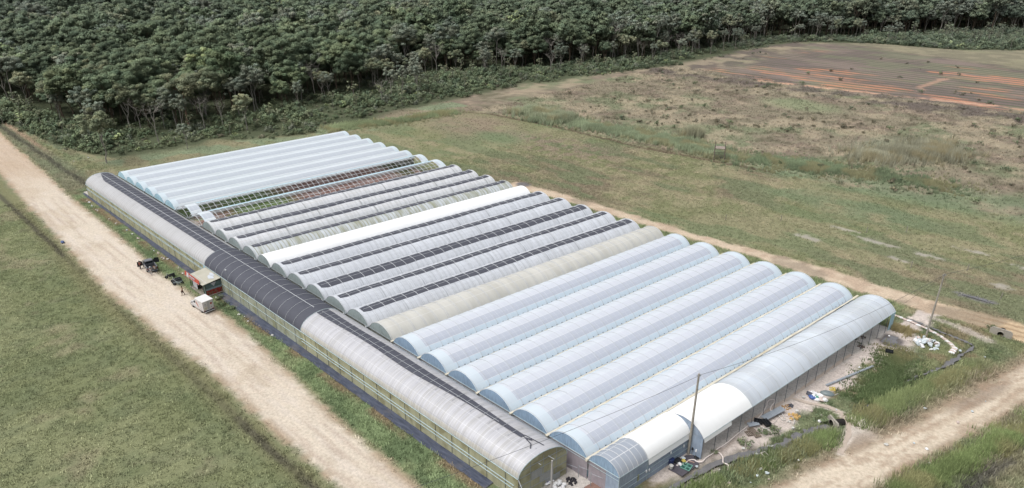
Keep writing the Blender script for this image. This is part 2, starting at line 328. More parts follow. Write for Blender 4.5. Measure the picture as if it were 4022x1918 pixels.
    # beyond the side road
    rx = ss(-.5, .8, x-sl+(n3-.5)*1.6); rw = mx(L(C(104, 112, 76))*1., C(84, 92, 62), ss(.45, .6, n3)); rw = mx(rw, C(140, 130, 100), ss(.52, .64, n2)*.6); rw = mx(rw, C(84, 80, 76), ss(1.2, .3, np.abs(x-sl-5.6+(n2-.5)*3))*.75*ss(.38, .55, fbm(x, y, 3, 47)))
    m2 = rx*(y < 66); col = mx(col, rw, m2); dens = np.where(m2 > .5, .95, dens); ht = np.where(m2 > .5, .7, ht)
    col = (col*.80+col.mean(-1, keepdims=True)*.20)*1.34
    # --- roads
    rn = fbm(x*.25, y*2., 1.4, 33)
    rc = L(C(233, 220, 202))*1.; rc = mx(rc, C(217, 201, 180), ss(.4, .65, n2)*.7); rc = mx(rc, C(200, 180, 162), ss(.6, .72, n4)*.25); rc = mx(rc, C(234, 222, 210), ss(.5, .7, rn)*.5)
    mid = (rl+rrr)/2+.8*np.sin(x*.06)+(n2-.5)*1.2; lane = np.minimum(np.abs(np.abs(y-mid-1.9)-.8), np.abs(np.abs(y-mid+1.9)-.8)); rc = mx(rc, C(202, 184, 168), ss(.45, .1, lane+(n3-.5)*.5)*ss(.35, .6, fbm(x, y, 14, 37))*.6); rc = mx(rc, C(178, 160, 138), ss(.9, .2, np.abs(y-mid)+(n3-.5)*1.6)*ss(.5, .62, fbm(x*.3, y, 4, 38))*.35)
    e = np.minimum(y-rl, rrr-y); rm = ss(-.5, .7, e+(n3-.5)*1.5+(n4-.5)*.7)*(x < 6); edge = ss(1.8, .2, e)
    rcf = mx(rc, C(178, 156, 130), edge*ss(.35, .6, n3)*.8); rcf = mx(rcf, C(204, 178, 152), ss(-150, -200, x)*.6)
    col = mx(col, rcf, rm)
    e2 = np.minimum(x-su, sl-x); r2 = ss(-.8, .8, e2+(n3-.5)*2.0+(n4-.5)*.8)*(y > -40)*(y < 76)
    tr = fbm((x-.33*y)*1.6, (y+.33*x)*.12, 1.1, 45)
    rc2 = mx(mx(L(C(232, 217, 196))*1., C(206, 188, 166), ss(.45, .65, tr)*.7), C(160, 138, 116), ss(1.6, 0, e2)*ss(.35, .55, n3)*.8)
    dkp = ss(1, .4, np.hypot((x-23.3-(y-50)*.3)/1.5, (y-50)/9)+(n3-.5)*.6); rc2 = mx(rc2, C(138, 118, 102), dkp*.6); rc2 = mx(rc2, C(176, 152, 130), ss(.52, .6, fbm((x-.33*y)*2.5, (y+.33*x)*.25, 1.0, 48))*.5)
    col = mx(col, rc2, r2)
    tb = np.interp(x, TKx, TBy); tt = np.interp(x, TKx, TTy); e3 = np.minimum(y-tb, tt-y); r3 = ss(-.6, .6, e3+(n3-.5)*1.8+(n4-.5)*.6)*(x > -85)
    rc3 = mx(mx(L(C(224, 204, 180))*1., C(196, 172, 150), ss(.42, .62, n3)*.7), C(228, 200, 160), ss(8, 20, x)*.6); rc3 = mx(rc3, C(150, 138, 122), ss(.6, .7, n2)*.6)
    rc3 = mx(rc3, C(150, 124, 96), ss(12, 22, x)*ss(.6, .9, .5+.5*np.sin((y+.05*x)*9))*.6)
    col = mx(col, rc3, r3)
    gr = ss(1, .6, np.hypot((x+82)/2.4, (y-71)/2.2)+(n4-.5)*.5); col = mx(col, C(128, 124, 124), gr)
    rmx = np.maximum(np.maximum(rm, r2), r3); dens = dens*(1-rmx)*(1-gr)
    # debris speckles
    col = col*(.9+.2*n4)[..., None]
    if not full: return col
    z = (n2-.5)*.25*(1-rmx)*(1-cp)-.45*np.maximum(ss(1.4, .3, w1), ss(1.3, .3, w2))*m-.3*ss(1.6, .4, np.abs(y-dl+1))*(x > -160)*(x < -40)
    z = z+(fbm(x, y, 160, 3)-.5)*14*ss(150, 600, np.hypot(x, y-200)*(x < -300)+.0)
    z = np.where((x > -165)*(x < 26)*(y > -20)*(y < 62), np.minimum(z, 0.)*.9-.02, z)
    return col, dens, ht, z, rm, r2*(1-(y > 74)), r3

def gmat(name, extra=1., rough=.95):
    t = NT(name); at = t.n('ShaderNodeAttribute'); at.attribute_name = 'tint'
    g = t.n('ShaderNodeNewGeometry').outputs['Position']
    a = t.noise(2.6, 4, g, .65); b = t.noise(9., 3, g, .6)
    f = t.math('ADD', t.maprange(a, .3, .7, .80, 1.2), t.maprange(b, .25, .75, -.2*extra, .2*extra))
    vm = t.n('ShaderNodeVectorMath', operation='SCALE'); t.put(vm, 0, at.outputs['Color']); t.put(vm, 'Scale', f)
    return t.fin(t.pbsdf(vm.outputs[0], rough, .15, 0., t.math('ADD', a, b), .5, .12))
M_GROUND = gmat('soil_and_grass'); M_ROAD = gmat('sandy_dirt', .45)

def axis(segs):
    out = []
    for a, b, s in segs: out += list(np.arange(a, b, s))
    out.append(segs[-1][1]); return np.array(out)
gx = axis([(-3500, -1000, 250), (-1000, -420, 14), (-420, -260, 3), (-260, -135, .9), (-135, 34, .5), (34, 90, 3), (90, 400, 30), (400, 3500, 300)])
gy = axis([(-3500, -400, 300), (-400, -90, 20), (-90, -30, 1.5), (-30, 78, .5), (78, 140, .8), (140, 230, 1.5), (230, 420, 1.1), (420, 1000, 14), (1000, 3500, 250)])
X, Y = np.meshgrid(gx, gy); col, dens, ht, Z, rm, r2, r3 = ground(X, Y, True)
nx, ny = len(gx), len(gy); idx = np.arange(nx*ny).reshape(ny, nx)
F = np.stack([idx[:-1, :-1], idx[:-1, 1:], idx[1:, 1:], idx[1:, :-1]], -1).reshape(-1, 4)
V = np.stack([X, Y, Z], -1).reshape(-1, 3)
gme = np_mesh('ground', V, F, M_GROUND, col.reshape(-1, 3), smooth=True)
g_o = link('ground', gme); tag(g_o, kind='structure', label='grass, scrub and bare soil around the greenhouses')
def road_sheet(name, mask, label):
    mq = mask[:-1, :-1] > .5; f = F.reshape(ny-1, nx-1, 4)[mq]
    u, inv = np.unique(f, return_inverse=True); VV = V[u].copy(); VV[:, 2] += .03
    o = link(name, np_mesh(name, VV, inv.reshape(-1, 4), M_ROAD, col.reshape(-1, 3)[u], smooth=True)); tag(o, label, kind='structure')
road_sheet('dirt_road', rm, 'wide pale dirt road in front of the long greenhouse')
road_sheet('side_road', r2, 'pale sandy road at the lower right')
road_sheet('track', r3, 'narrow sandy track behind the greenhouses')

# footpaths as thin sheets
def ribbon(name, pts, ws, z, mat, label, kind='structure', cols=None, sub=6, rag=.12):
    P = []; W = []
    for i in range(len(pts)-1):
        for k in range(sub):
            t = k/sub; P.append(((pts[i][0]*(1-t)+pts[i+1][0]*t), (pts[i][1]*(1-t)+pts[i+1][1]*t))); W.append(ws[i]*(1-t)+ws[i+1]*t)
    P.append(pts[-1]); W.append(ws[-1]); m = MB(); vs = []
    for i, (p, w_) in enumerate(zip(P, W)):
        a = P[max(i-1, 0)]; b = P[min(i+1, len(P)-1)]; dx, dy = b[0]-a[0], b[1]-a[1]; l = math.hypot(dx, dy) or 1
        w1_ = w_*(1+random.uniform(-rag, rag)*2); w2_ = w_*(1+random.uniform(-rag, rag)*2)
        vs += [(p[0]-dy/l*w1_, p[1]+dx/l*w1_, z), (p[0]+dy/l*w2_, p[1]-dx/l*w2_, z)]
    m.add(vs, [(2*i, 2*i+1, 2*i+3, 2*i+2) for i in range(len(P)-1)])
    o = m.build(name, mat); tag(o, label, kind=kind); return o
M_PATH = plain('path_sand', ph(206, 190, 176), .95, .12, 1.5)
ribbon('footpath', PATH, [.22]*len(PATH), .035, M_PATH, 'narrow worn footpath beside the open tunnel side')
ribbon('footpath', PATH2, [.2, .3, .35, .35, .3, .28, .28, .35], .04, M_PATH, 'footpath crossing the culvert to the side road')
def water_mat():
    t = NT('dark_ditch_water'); g = t.n('ShaderNodeNewGeometry').outputs['Position']; n = t.noise(1.2, 3, g)
    c = t.mix(n, ph(104, 102, 102), ph(146, 145, 148)); p = t.n('ShaderNodeBsdfPrincipled'); t.put(p, 'Base Color', c); t.put(p, 'Roughness', .12); t.put(p, 'Specular IOR Level', .6)
    b = t.n('ShaderNodeBump'); t.put(b, 'Strength', .15); t.put(b, 'Distance', .03); t.put(b, 'Height', t.noise(3, 3, g)); t.put(p, 'Normal', b.outputs[0]); return t.fin(p.outputs[0])
M_WATER = water_mat()
ribbon('water', WAT1, WW1, -.12, M_WATER, 'dark water in the ditch by the culvert', rag=.25)
ribbon('water', WAT2, WW2, -.13, M_WATER, 'shallow water channel bending round the pole', rag=.55)
def puddle(cx, cy, rx, ry, label, z=.03):
    m = MB(); n = 26; m.sheet([(cx+rx*math.cos(a)*(1+.28*math.sin(3*a+cx)+.16*math.sin(7*a)), cy+ry*math.sin(a)*(1+.28*math.sin(3*a+cx)+.16*math.sin(7*a))) for a in [2*math.pi*k/n for k in range(n)]], z)
    tag(m.build('puddle', M_WATER), label, kind='structure')
puddle(9.7, 56.2, 1.0, 1.5, 'grey puddle on sand near the far end of the last tunnel', .02)
puddle(16.2, 80.9, 2.2, .45, 'long shallow puddle in the field beyond the track', .15)
puddle(-37.8, 142.2, 2.8, .8, 'small bright pool in the green scrub', .18)

# ------------------------------------------------------------------ vegetation
def leafmat(name, c1, c2, dark=.5, trans=.25):
    t = NT(name); at = t.n('ShaderNodeAttribute'); at.attribute_name = 'tint'; oi = t.n('ShaderNodeObjectInfo')
    g = t.n('ShaderNodeNewGeometry').outputs['Position']
    n = t.noise(.055, 2, oi.outputs['Location'])
    f = t.math('ADD', t.math('MULTIPLY', oi.outputs['Random'], .7), t.math('MULTIPLY', t.math('SUBTRACT', n, .35), .9), clamp=True)
    c = t.mix(f, c1, c2); vm = t.n('ShaderNodeVectorMath', operation='MULTIPLY'); t.put(vm, 0, c); t.put(vm, 1, at.outputs['Color'])
    br = t.n('ShaderNodeVectorMath', operation='SCALE'); t.put(br, 0, vm.outputs[0]); t.put(br, 'Scale', t.maprange(t.math('FRACT', t.math('MULTIPLY', oi.outputs['Random'], 7.31)), 0, 1, .84, 1.2))
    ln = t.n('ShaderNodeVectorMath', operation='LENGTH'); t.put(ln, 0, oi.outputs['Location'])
    hz = t.mix(t.maprange(ln.outputs['Value'], 160, 900, 0, .8), br.outputs[0], (.165, .19, .185)); br = type('o', (), {'outputs': [hz]})  # distance haze painted into the leaf colour, growing with distance from the origin
    an = t.n('ShaderNodeAttribute'); an.attribute_name = 'lobe'; vt = t.n('ShaderNodeVectorTransform', vector_type='NORMAL', convert_from='OBJECT', convert_to='WORLD'); t.put(vt, 0, an.outputs['Vector'])
    gn = t.n('ShaderNodeNewGeometry').outputs['Normal']; v1 = t.n('ShaderNodeVectorMath', operation='SCALE'); t.put(v1, 0, gn); t.put(v1, 'Scale', .32)
    v2 = t.n('ShaderNodeVectorMath', operation='ADD'); t.put(v2, 0, vt.outputs[0]); t.put(v2, 1, v1.outputs[0]); v3 = t.n('ShaderNodeVectorMath', operation='ADD'); t.put(v3, 0, v2.outputs[0]); v3.inputs[1].default_value = (0, 0, .35)
    v4 = t.n('ShaderNodeVectorMath', operation='NORMALIZE'); t.put(v4, 0, v3.outputs[0]); v5 = t.n('ShaderNodeVectorMath', operation='SCALE'); t.put(v5, 0, v4.outputs[0]); t.put(v5, 'Scale', -1.)
    d = t.n('ShaderNodeBsdfDiffuse'); t.put(d, 0, br.outputs[0]); t.put(d, 'Normal', v4.outputs[0]); tr = t.n('ShaderNodeBsdfTranslucent'); t.put(tr, 0, br.outputs[0]); t.put(tr, 'Normal', v5.outputs[0])
    m = t.n('ShaderNodeMixShader'); t.put(m, 0, .5); t.put(m, 1, d.outputs[0]); t.put(m, 2, tr.outputs[0]); return t.fin(m.outputs[0])
def c3(r, g, b, k=2.35):
    m = (lin(r)+lin(g)+lin(b))/3; return tuple((lin(q)*.72+m*.28)*k for q in (r, g, b))
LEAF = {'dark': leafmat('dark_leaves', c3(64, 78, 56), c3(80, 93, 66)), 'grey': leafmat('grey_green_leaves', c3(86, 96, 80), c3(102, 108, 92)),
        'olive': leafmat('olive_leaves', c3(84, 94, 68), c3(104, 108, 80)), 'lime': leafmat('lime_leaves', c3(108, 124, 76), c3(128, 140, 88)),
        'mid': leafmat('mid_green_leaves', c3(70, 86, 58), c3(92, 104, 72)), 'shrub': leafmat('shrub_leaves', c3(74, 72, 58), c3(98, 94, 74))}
M_BARK_P = plain('pale_bark', ph(166, 160, 152), .9, .3, 1.2); M_BARK_D = plain('brown_bark', ph(112, 98, 84), .9, .3, 1.2); M_BARK_R = plain('reddish_bark', ph(146, 120, 104), .9, .25, 1.2)
def blademat():
    t = NT('grass_blades'); at = t.n('ShaderNodeAttribute'); at.attribute_name = 'tint'; g = t.n('ShaderNodeNewGeometry')
    v1 = t.n('ShaderNodeVectorMath', operation='SCALE'); t.put(v1, 0, g.outputs['Normal']); t.put(v1, 'Scale', .35)
    v2 = t.n('ShaderNodeVectorMath', operation='ADD'); t.put(v2, 0, v1.outputs[0]); v2.inputs[1].default_value = (0, 0, 1)
    v3 = t.n('ShaderNodeVectorMath', operation='NORMALIZE'); t.put(v3, 0, v2.outputs[0])
    d = t.n('ShaderNodeBsdfDiffuse'); t.put(d, 0, at.outputs['Color']); t.put(d, 'Normal', v3.outputs[0]); tr = t.n('ShaderNodeBsdfTranslucent'); t.put(tr, 0, at.outputs['Color'])
    v4 = t.n('ShaderNodeVectorMath', operation='SCALE'); t.put(v4, 0, v3.outputs[0]); t.put(v4, 'Scale', -1.); t.put(tr, 'Normal', v4.outputs[0])
    m = t.n('ShaderNodeMixShader'); t.put(m, 0, .5); t.put(m, 1, d.outputs[0]); t.put(m, 2, tr.outputs[0]); return t.fin(m.outputs[0])
M_BLADE = blademat()

def leaves(clumps, per, size, rng, flat=.6):
    """leaf quads scattered through clump volumes; returns V, F, tint"""
    Vs = []; T = []; Ns = []
    zc = np.array([c[2] for c in clumps]); z0, z1 = zc.min(), zc.max()+1e-3
    for (cx, cy, cz, r) in clumps:
        n = int(per*(r**1.6)); d = rng.normal(size=(n, 3)); d /= np.linalg.norm(d, axis=1)[:, None]; rad = r*rng.uniform(.45, 1.05, n)[:, None]
        P = d*rad*np.array([1, 1, flat])+np.array([cx, cy, cz]); nr = d+rng.normal(size=(n, 3))*.55; nr[:, 2] += .35; nr /= np.linalg.norm(nr, axis=1)[:, None]
        a = np.cross(nr, rng.normal(size=(n, 3))); a /= np.linalg.norm(a, axis=1)[:, None]; b = np.cross(nr, a); s = size*rng.uniform(.6, 1.35, n)[:, None]
        q = np.stack([P-a*s*.5-b*s*.34, P+a*s*.5-b*s*.34, P+a*s*.5+b*s*.34, P-a*s*.5+b*s*.34], 1)
        br = (.9+.16*(d[:, 2]*.5+.5))*rng.uniform(.8, 1.2, n); br *= .88+.18*(cz-z0)/(z1-z0); br *= rng.uniform(.88, 1.12)  # shade put into the tint: darker at clump bottoms and low in the foliage
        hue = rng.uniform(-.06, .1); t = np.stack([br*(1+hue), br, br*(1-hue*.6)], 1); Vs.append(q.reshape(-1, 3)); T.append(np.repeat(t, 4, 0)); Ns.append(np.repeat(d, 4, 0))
    V = np.concatenate(Vs); T = np.concatenate(T); leaves.N = np.concatenate(Ns); return V, np.arange(len(V)).reshape(-1, 4), T

def limbs(rng, H, spread, nb, tr, crown0, bend=.4, twig=0):
    """tapered trunk with limbs: MB plus limb end points"""
    m = MB(); pts = []; x = y = 0; n = 6
    for k in range(n+1):
        t = k/n; pts.append((x, y, H*crown0*1.25*t)); x += rng.normal()*bend*.35; y += rng.normal()*bend*.35
    m.tube(pts, [tr*(1.25 if k == 0 else 1-.5*k/n) for k in range(n+1)], 6); ends = []
    for b in range(nb):
        a = 2*math.pi*(b+rng.uniform(-.3, .3))/nb; k0 = rng.integers(3, n+1) if b < nb-1 else n; p0 = Vector(pts[k0]); L = spread*rng.uniform(.6, 1.0)
        e = Vector((p0.x+L*math.cos(a), p0.y+L*math.sin(a), H*rng.uniform(.78, .95))); mid = p0.lerp(e, .5)+Vector((rng.normal()*.4, rng.normal()*.4, -.5))
        m.tube([p0, mid, e], [tr*.5, tr*.32, tr*.1], 5); ends.append(e)
        for _ in range(2+twig):
            q = mid.lerp(e, rng.uniform(0, .7)); e2 = q+Vector((rng.normal()*spread*.32, rng.normal()*spread*.32, rng.uniform(.1, .9)*spread*.4)); m.tube([q, q.lerp(e2, .5)+Vector((0, 0, -.2)), e2], [tr*.2, tr*.14, tr*.05], 4); ends.append(e2)
            if twig:
                e3 = e2+Vector((rng.normal()*1., rng.normal()*1., rng.uniform(.2, 1.3))); m.tube([q.lerp(e2, .6), e3], [tr*.09, tr*.03], 3)
    return m, ends
def crown_clumps(rng, H, spread, ends, n, c0):
    cl = [(e.x, e.y, e.z, rng.uniform(.9, 1.5)*spread/4.6) for e in ends]
    for k in range(n):
        a = rng.uniform(0, 2*math.pi); rr = spread*math.sqrt(rng.uniform(0, 1))*.95; dome = math.sqrt(max(0, 1-(rr/spread)**2*.9))
        z = H*c0+(H*(1-c0)-1)*dome*rng.uniform(.55, 1.0)+rng.normal()*.3; cl.append((rr*math.cos(a), rr*math.sin(a), z, rng.uniform(.85, 1.5)*spread/4.4))
    return cl
# kinds: leaf mat, bark, H, spread, branches, trunk r, crown base, clumps, leaves per, leaf size
TK = {'dark': ('dark', M_BARK_D, 16, 5.6, 6, .26, .36, 40, 120, .31), 'dark2': ('dark', M_BARK_D, 14.5, 4.6, 5, .24, .32, 34, 125, .30), 'mid': ('mid', M_BARK_D, 15, 5.0, 6, .24, .38, 34, 120, .31),
      'grey': ('grey', M_BARK_P, 16, 4.4, 6, .2, .48, 24, 80, .27), 'grey2': ('grey', M_BARK_P, 13.5, 3.6, 5, .18, .46, 18, 76, .27), 'olive': ('olive', M_BARK_P, 14, 4.2, 6, .19, .46, 24, 90, .29),
      'tall': ('olive', M_BARK_D, 17.5, 5.4, 7, .26, .5, 30, 90, .28), 'lime': ('lime', M_BARK_D, 15, 4.0, 5, .22, .4, 26, 90, .33), 'bare': (None, M_BARK_P, 13, 4.2, 7, .2, .55, 0, 0, 0), 'red': ('olive', M_BARK_R, 17.5, 5.6, 7, .36, .56, 30, 90, .28)}
PROTO = {}
def tree_protos():
    for k, (lm, bark, H, sp, nb, tr, c0, nc, per, ls) in TK.items():
        vs = []
        for j in range(3):
            rng = np.random.default_rng(hash((k, j)) % 1000 if False else sum(map(ord, k))*7+j); m, ends = limbs(rng, H, sp*.85, nb, tr, c0, .5, 2 if lm is None else 0)
            tm = m.mesh('trunk', bark); cm = None
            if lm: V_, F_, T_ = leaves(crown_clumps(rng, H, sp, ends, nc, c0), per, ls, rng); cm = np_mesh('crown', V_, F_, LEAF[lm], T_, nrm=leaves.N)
            vs.append((tm, cm, H))
        PROTO[k] = vs
tree_protos()
DESC = {'dark': 'broad dark green forest tree with dense rounded crown', 'dark2': 'dark green forest tree of medium height with dense crown', 'mid': 'mid green broadleaf forest tree with full crown',
        'grey': 'tall grey-green forest tree with thin crown and pale trunk', 'grey2': 'slender grey-green forest tree with pale trunk', 'olive': 'olive green forest tree with loose crown and pale trunk',
        'tall': 'tall olive forest tree with dark trunk', 'red': 'tall olive tree with reddish trunk', 'lime': 'bright lime green tree among the dark forest trees', 'bare': 'bare pale branched tree without leaves in the forest edge'}
def put_tree(kind, x, y, s, rz, label=None, group=None, j=None, h=None):
    tm, cm, H = PROTO[kind][random.randrange(3) if j is None else j]
    t = thing('forest_tree' if group else 'tree', label or DESC[kind], 'tree', (x, y, -.1), rz, group); t.scale = (s, s, (h/H if h else s*random.uniform(.9, 1.1)))
    link('trunk', tm, t)
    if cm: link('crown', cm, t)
    return t
def instancer(name, pts, scl, rot, var, objs, label, mat=None):
    col_ = bpy.data.collections.new(name+'_kinds')
    for i, o in enumerate(objs): col_.objects.link(o)
    me = bpy.data.meshes.new(name); n = len(pts); me.vertices.add(n); me.vertices.foreach_set('co', np.array(pts, dtype=np.float32).ravel())
    for nm, ty, dat in (('sc', 'FLOAT_VECTOR', np.array(scl, dtype=np.float32)), ('rz', 'FLOAT', np.array(rot, dtype=np.float32)), ('vi', 'INT', np.array(var, dtype=np.int32))):
        a = me.attributes.new(nm, ty, 'POINT'); a.data.foreach_set('vector' if ty == 'FLOAT_VECTOR' else 'value', dat.ravel())
    me.update(); o = link(name, me); tag(o, label, None, kind='stuff'); o['category'] = 'vegetation'
    ng = bpy.data.node_groups.new(name+'_scatter', 'GeometryNodeTree'); ng.interface.new_socket('Geometry', in_out='INPUT', socket_type='NodeSocketGeometry'); ng.interface.new_socket('Geometry', in_out='OUTPUT', socket_type='NodeSocketGeometry')
    N = ng.nodes; L_ = ng.links; gi = N.new('NodeGroupInput'); go = N.new('NodeGroupOutput'); mp = N.new('GeometryNodeMeshToPoints'); ip = N.new('GeometryNodeInstanceOnPoints'); ci = N.new('GeometryNodeCollectionInfo')
    ci.inputs['Collection'].default_value = col_; ci.inputs['Separate Children'].default_value = True; ci.inputs['Reset Children'].default_value = True
    def na(nm, ty): a = N.new('GeometryNodeInputNamedAttribute'); a.data_type = ty; a.inputs[0].default_value = nm; return [s for s in a.outputs if s.enabled and s.name == 'Attribute'][0]
    cb = N.new('ShaderNodeCombineXYZ'); L_.new(na('rz', 'FLOAT'), cb.inputs[2])
    L_.new(gi.outputs[0], mp.inputs[0]); L_.new(mp.outputs[0], ip.inputs['Points']); L_.new(ci.outputs[0], ip.inputs['Instance']); ip.inputs['Pick Instance'].default_value = True
    L_.new(na('vi', 'INT'), ip.inputs['Instance Index']); L_.new(cb.outputs[0], ip.inputs['Rotation']); L_.new(na('sc', 'FLOAT_VECTOR'), ip.inputs['Scale']); L_.new(ip.outputs[0], go.inputs[0])
    md = o.modifiers.new('scatter', 'NODES'); md.node_group = ng; return o

def visible(x, y, mg=25):           # inside the part of the world the photo (and a step aside) could see
    d0 = Vector((math.cos(YA), math.sin(YA))); r_ = Vector((math.sin(YA), -math.cos(YA))); v = Vector((x-CX, y-CY)); z = v.dot(d0)
    return z > 0 and abs(v.dot(r_)) < z*.80+mg
def build_forest():
    pts = []; st = 6.7
    for iy in range(int(1100/st)):
        for ix in range(int(1250/st)):
            x = -1050+ix*st+random.uniform(-3.4, 3.4); y = -30+iy*st+random.uniform(-3.4, 3.4)
            e = float(np.interp(y, FEy, FEx))
            if x > e or math.hypot(x-CX, y-CY) > 1080 or not visible(x, y, 30): continue
            if x > e-3 and y < 8: continue
            pts.append((math.hypot(x-CX, y-CY), x, y, e-x))
    pts.sort(); near = pts[:292]; rest = pts[292:]
    def pick(x, y, de):
        n = float(vn(np.array([x]), np.array([y]), 45, 5)[0]); r = random.random(); right = ss(200, 330, y)
        if de < 14:
            return random.choices(['grey', 'grey2', 'olive', 'bare', 'dark', 'mid', 'tall'], [5+5*right, 5+2*right, 3, 1.1, 3, 2, 1.6])[0]
        return random.choices(['dark', 'dark2', 'mid', 'grey', 'olive', 'lime', 'bare'], [7*n+2.5, 3, 3, 3*(1-n)+2*right, 1.6, .14, .22])[0]
    for d, x, y, de in near:
        k = pick(x, y, de); s = random.choice((random.uniform(.6, 1.), random.uniform(.85, 1.2), random.uniform(1.0, 1.45)))*(.85 if de < 8 else 1)
        put_tree(k, x, y, s, random.uniform(0, 6.28), group={'bare': 'leafless trees in the forest edge', 'lime': 'lime green forest trees'}.get(k, 'forest trees, '+DESC[k].split(' with')[0]))
    kinds = []; objs = []
    for k in TK:
        for j in range(3):
            tm, cm, H = PROTO[k][j]; 
            V1 = np.zeros(len(tm.vertices)*3, dtype=np.float32); tm.vertices.foreach_get('co', V1)
            # join trunk and crown for the far trees
            bm_v = [tuple(v.co) for v in tm.vertices]; bm_f = [tuple(p.vertices) for p in tm.polygons]; nb_ = len(bm_v); tint = [(1, 1, 1)]*nb_
            me = bpy.data.meshes.new('far_tree')
            if cm:
                V2 = np.zeros(len(cm.vertices)*3, dtype=np.float32); cm.vertices.foreach_get('co', V2); V2 = V2.reshape(-1, 4, 3)
                T2 = np.zeros(len(cm.vertices)*4, dtype=np.float32); cm.color_attributes[0].data.foreach_get('color', T2); T2 = T2.reshape(-1, 4, 4); N2 = np.zeros(len(cm.vertices)*3, dtype=np.float32); cm.attributes['lobe'].data.foreach_get('vector', N2); N2 = N2.reshape(-1, 4, 3)
                c_ = V2.mean(1, keepdims=True); V2 = c_+(V2-c_)*1.6; keep = np.arange(0, len(V2), 3); N2 = N2[keep].reshape(-1, 3); V2 = V2[keep].reshape(-1, 3); T2 = T2[keep].reshape(-1, 4)
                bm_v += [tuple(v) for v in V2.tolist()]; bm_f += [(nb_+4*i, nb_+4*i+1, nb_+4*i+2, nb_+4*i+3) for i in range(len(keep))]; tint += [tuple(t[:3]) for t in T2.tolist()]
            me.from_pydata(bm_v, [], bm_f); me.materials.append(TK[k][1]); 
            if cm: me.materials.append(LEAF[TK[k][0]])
            nt = len(tm.polygons); me.polygons.foreach_set('material_index', [0]*nt+[1]*(len(bm_f)-nt))
            a = me.color_attributes.new('tint', 'FLOAT_COLOR', 'POINT'); t4 = np.ones((len(bm_v), 4), dtype=np.float32); t4[:, :3] = np.array(tint); a.data.foreach_set('color', t4.ravel())
            nn = np.zeros((len(bm_v), 3), dtype=np.float32)
            if cm: nn[nb_:] = N2
            b = me.attributes.new('lobe', 'FLOAT_VECTOR', 'POINT'); b.data.foreach_set('vector', nn.ravel())
            objs.append(bpy.data.objects.new('tree_kind_%02d' % len(objs), me)); kinds.append(k)
    P = []; S = []; Rz = []; Vi = []
    for d, x, y, de in rest:
        k = pick(x, y, de); s = random.choice((random.uniform(.6, 1.1), random.uniform(.9, 1.3), random.uniform(1.1, 1.6))); P.append((x, y, -.2)); S.append((s, s, s*random.uniform(.88, 1.12))); Rz.append(random.uniform(0, 6.28)); Vi.append(list(TK).index(k)*3+random.randrange(3))
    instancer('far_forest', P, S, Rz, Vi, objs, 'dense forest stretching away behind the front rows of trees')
build_forest()

# special trees in front of the forest
put_tree('olive', -178, 4.5, 1.0, .4, 'lone slim tree with tall pale trunk in front of the undergrowth at left', j=1, h=15.5)
put_tree('bare', -188, 22.5, .95, 2.2, 'white-barked gnarled tree with few leaves, middle of the forest edge at left', j=0, h=14)
put_tree('grey2', -176, 26, .6, 1.1, 'small round-crowned tree right of the white gnarled tree', j=2, h=8)
put_tree('red', -200, 37, 1.05, .3, 'tall tree with thick reddish trunk behind the undergrowth', j=0, h=18)
put_tree('lime', -240, 62, 1.15, 0, 'tall lime green tree standing above the dark crowns', j=1, h=20)

def slim_trees():
    n = 0
    while n < 46:
        y = random.uniform(6, 420); ue = float(np.interp(y, UEy, UEx)); fe = float(np.interp(y, FEy, FEx)); x = random.uniform(fe-2, fe+(ue-fe)*.62); 
        if not visible(x, y, -4): continue
        k = random.choices(['grey2', 'grey', 'bare', 'olive'], [5, 3, 2, 2])[0]; s = random.uniform(.55, .85)
        o = put_tree(k, x, y, s, random.uniform(0, 6.28), {'grey2': 'slim pale-trunked tree standing free in the undergrowth', 'grey': 'thin grey-green tree with pale trunk rising from the undergrowth', 'bare': 'bare forked tree rising from the undergrowth', 'olive': 'small olive tree rising from the undergrowth'}[k], 'slim trees in the undergrowth, '+k.rstrip('2')+{'grey2': ' crowned', 'grey': ' tall', 'bare': '', 'olive': ''}[k], h=random.uniform(10, 14)); n += 1
slim_trees()

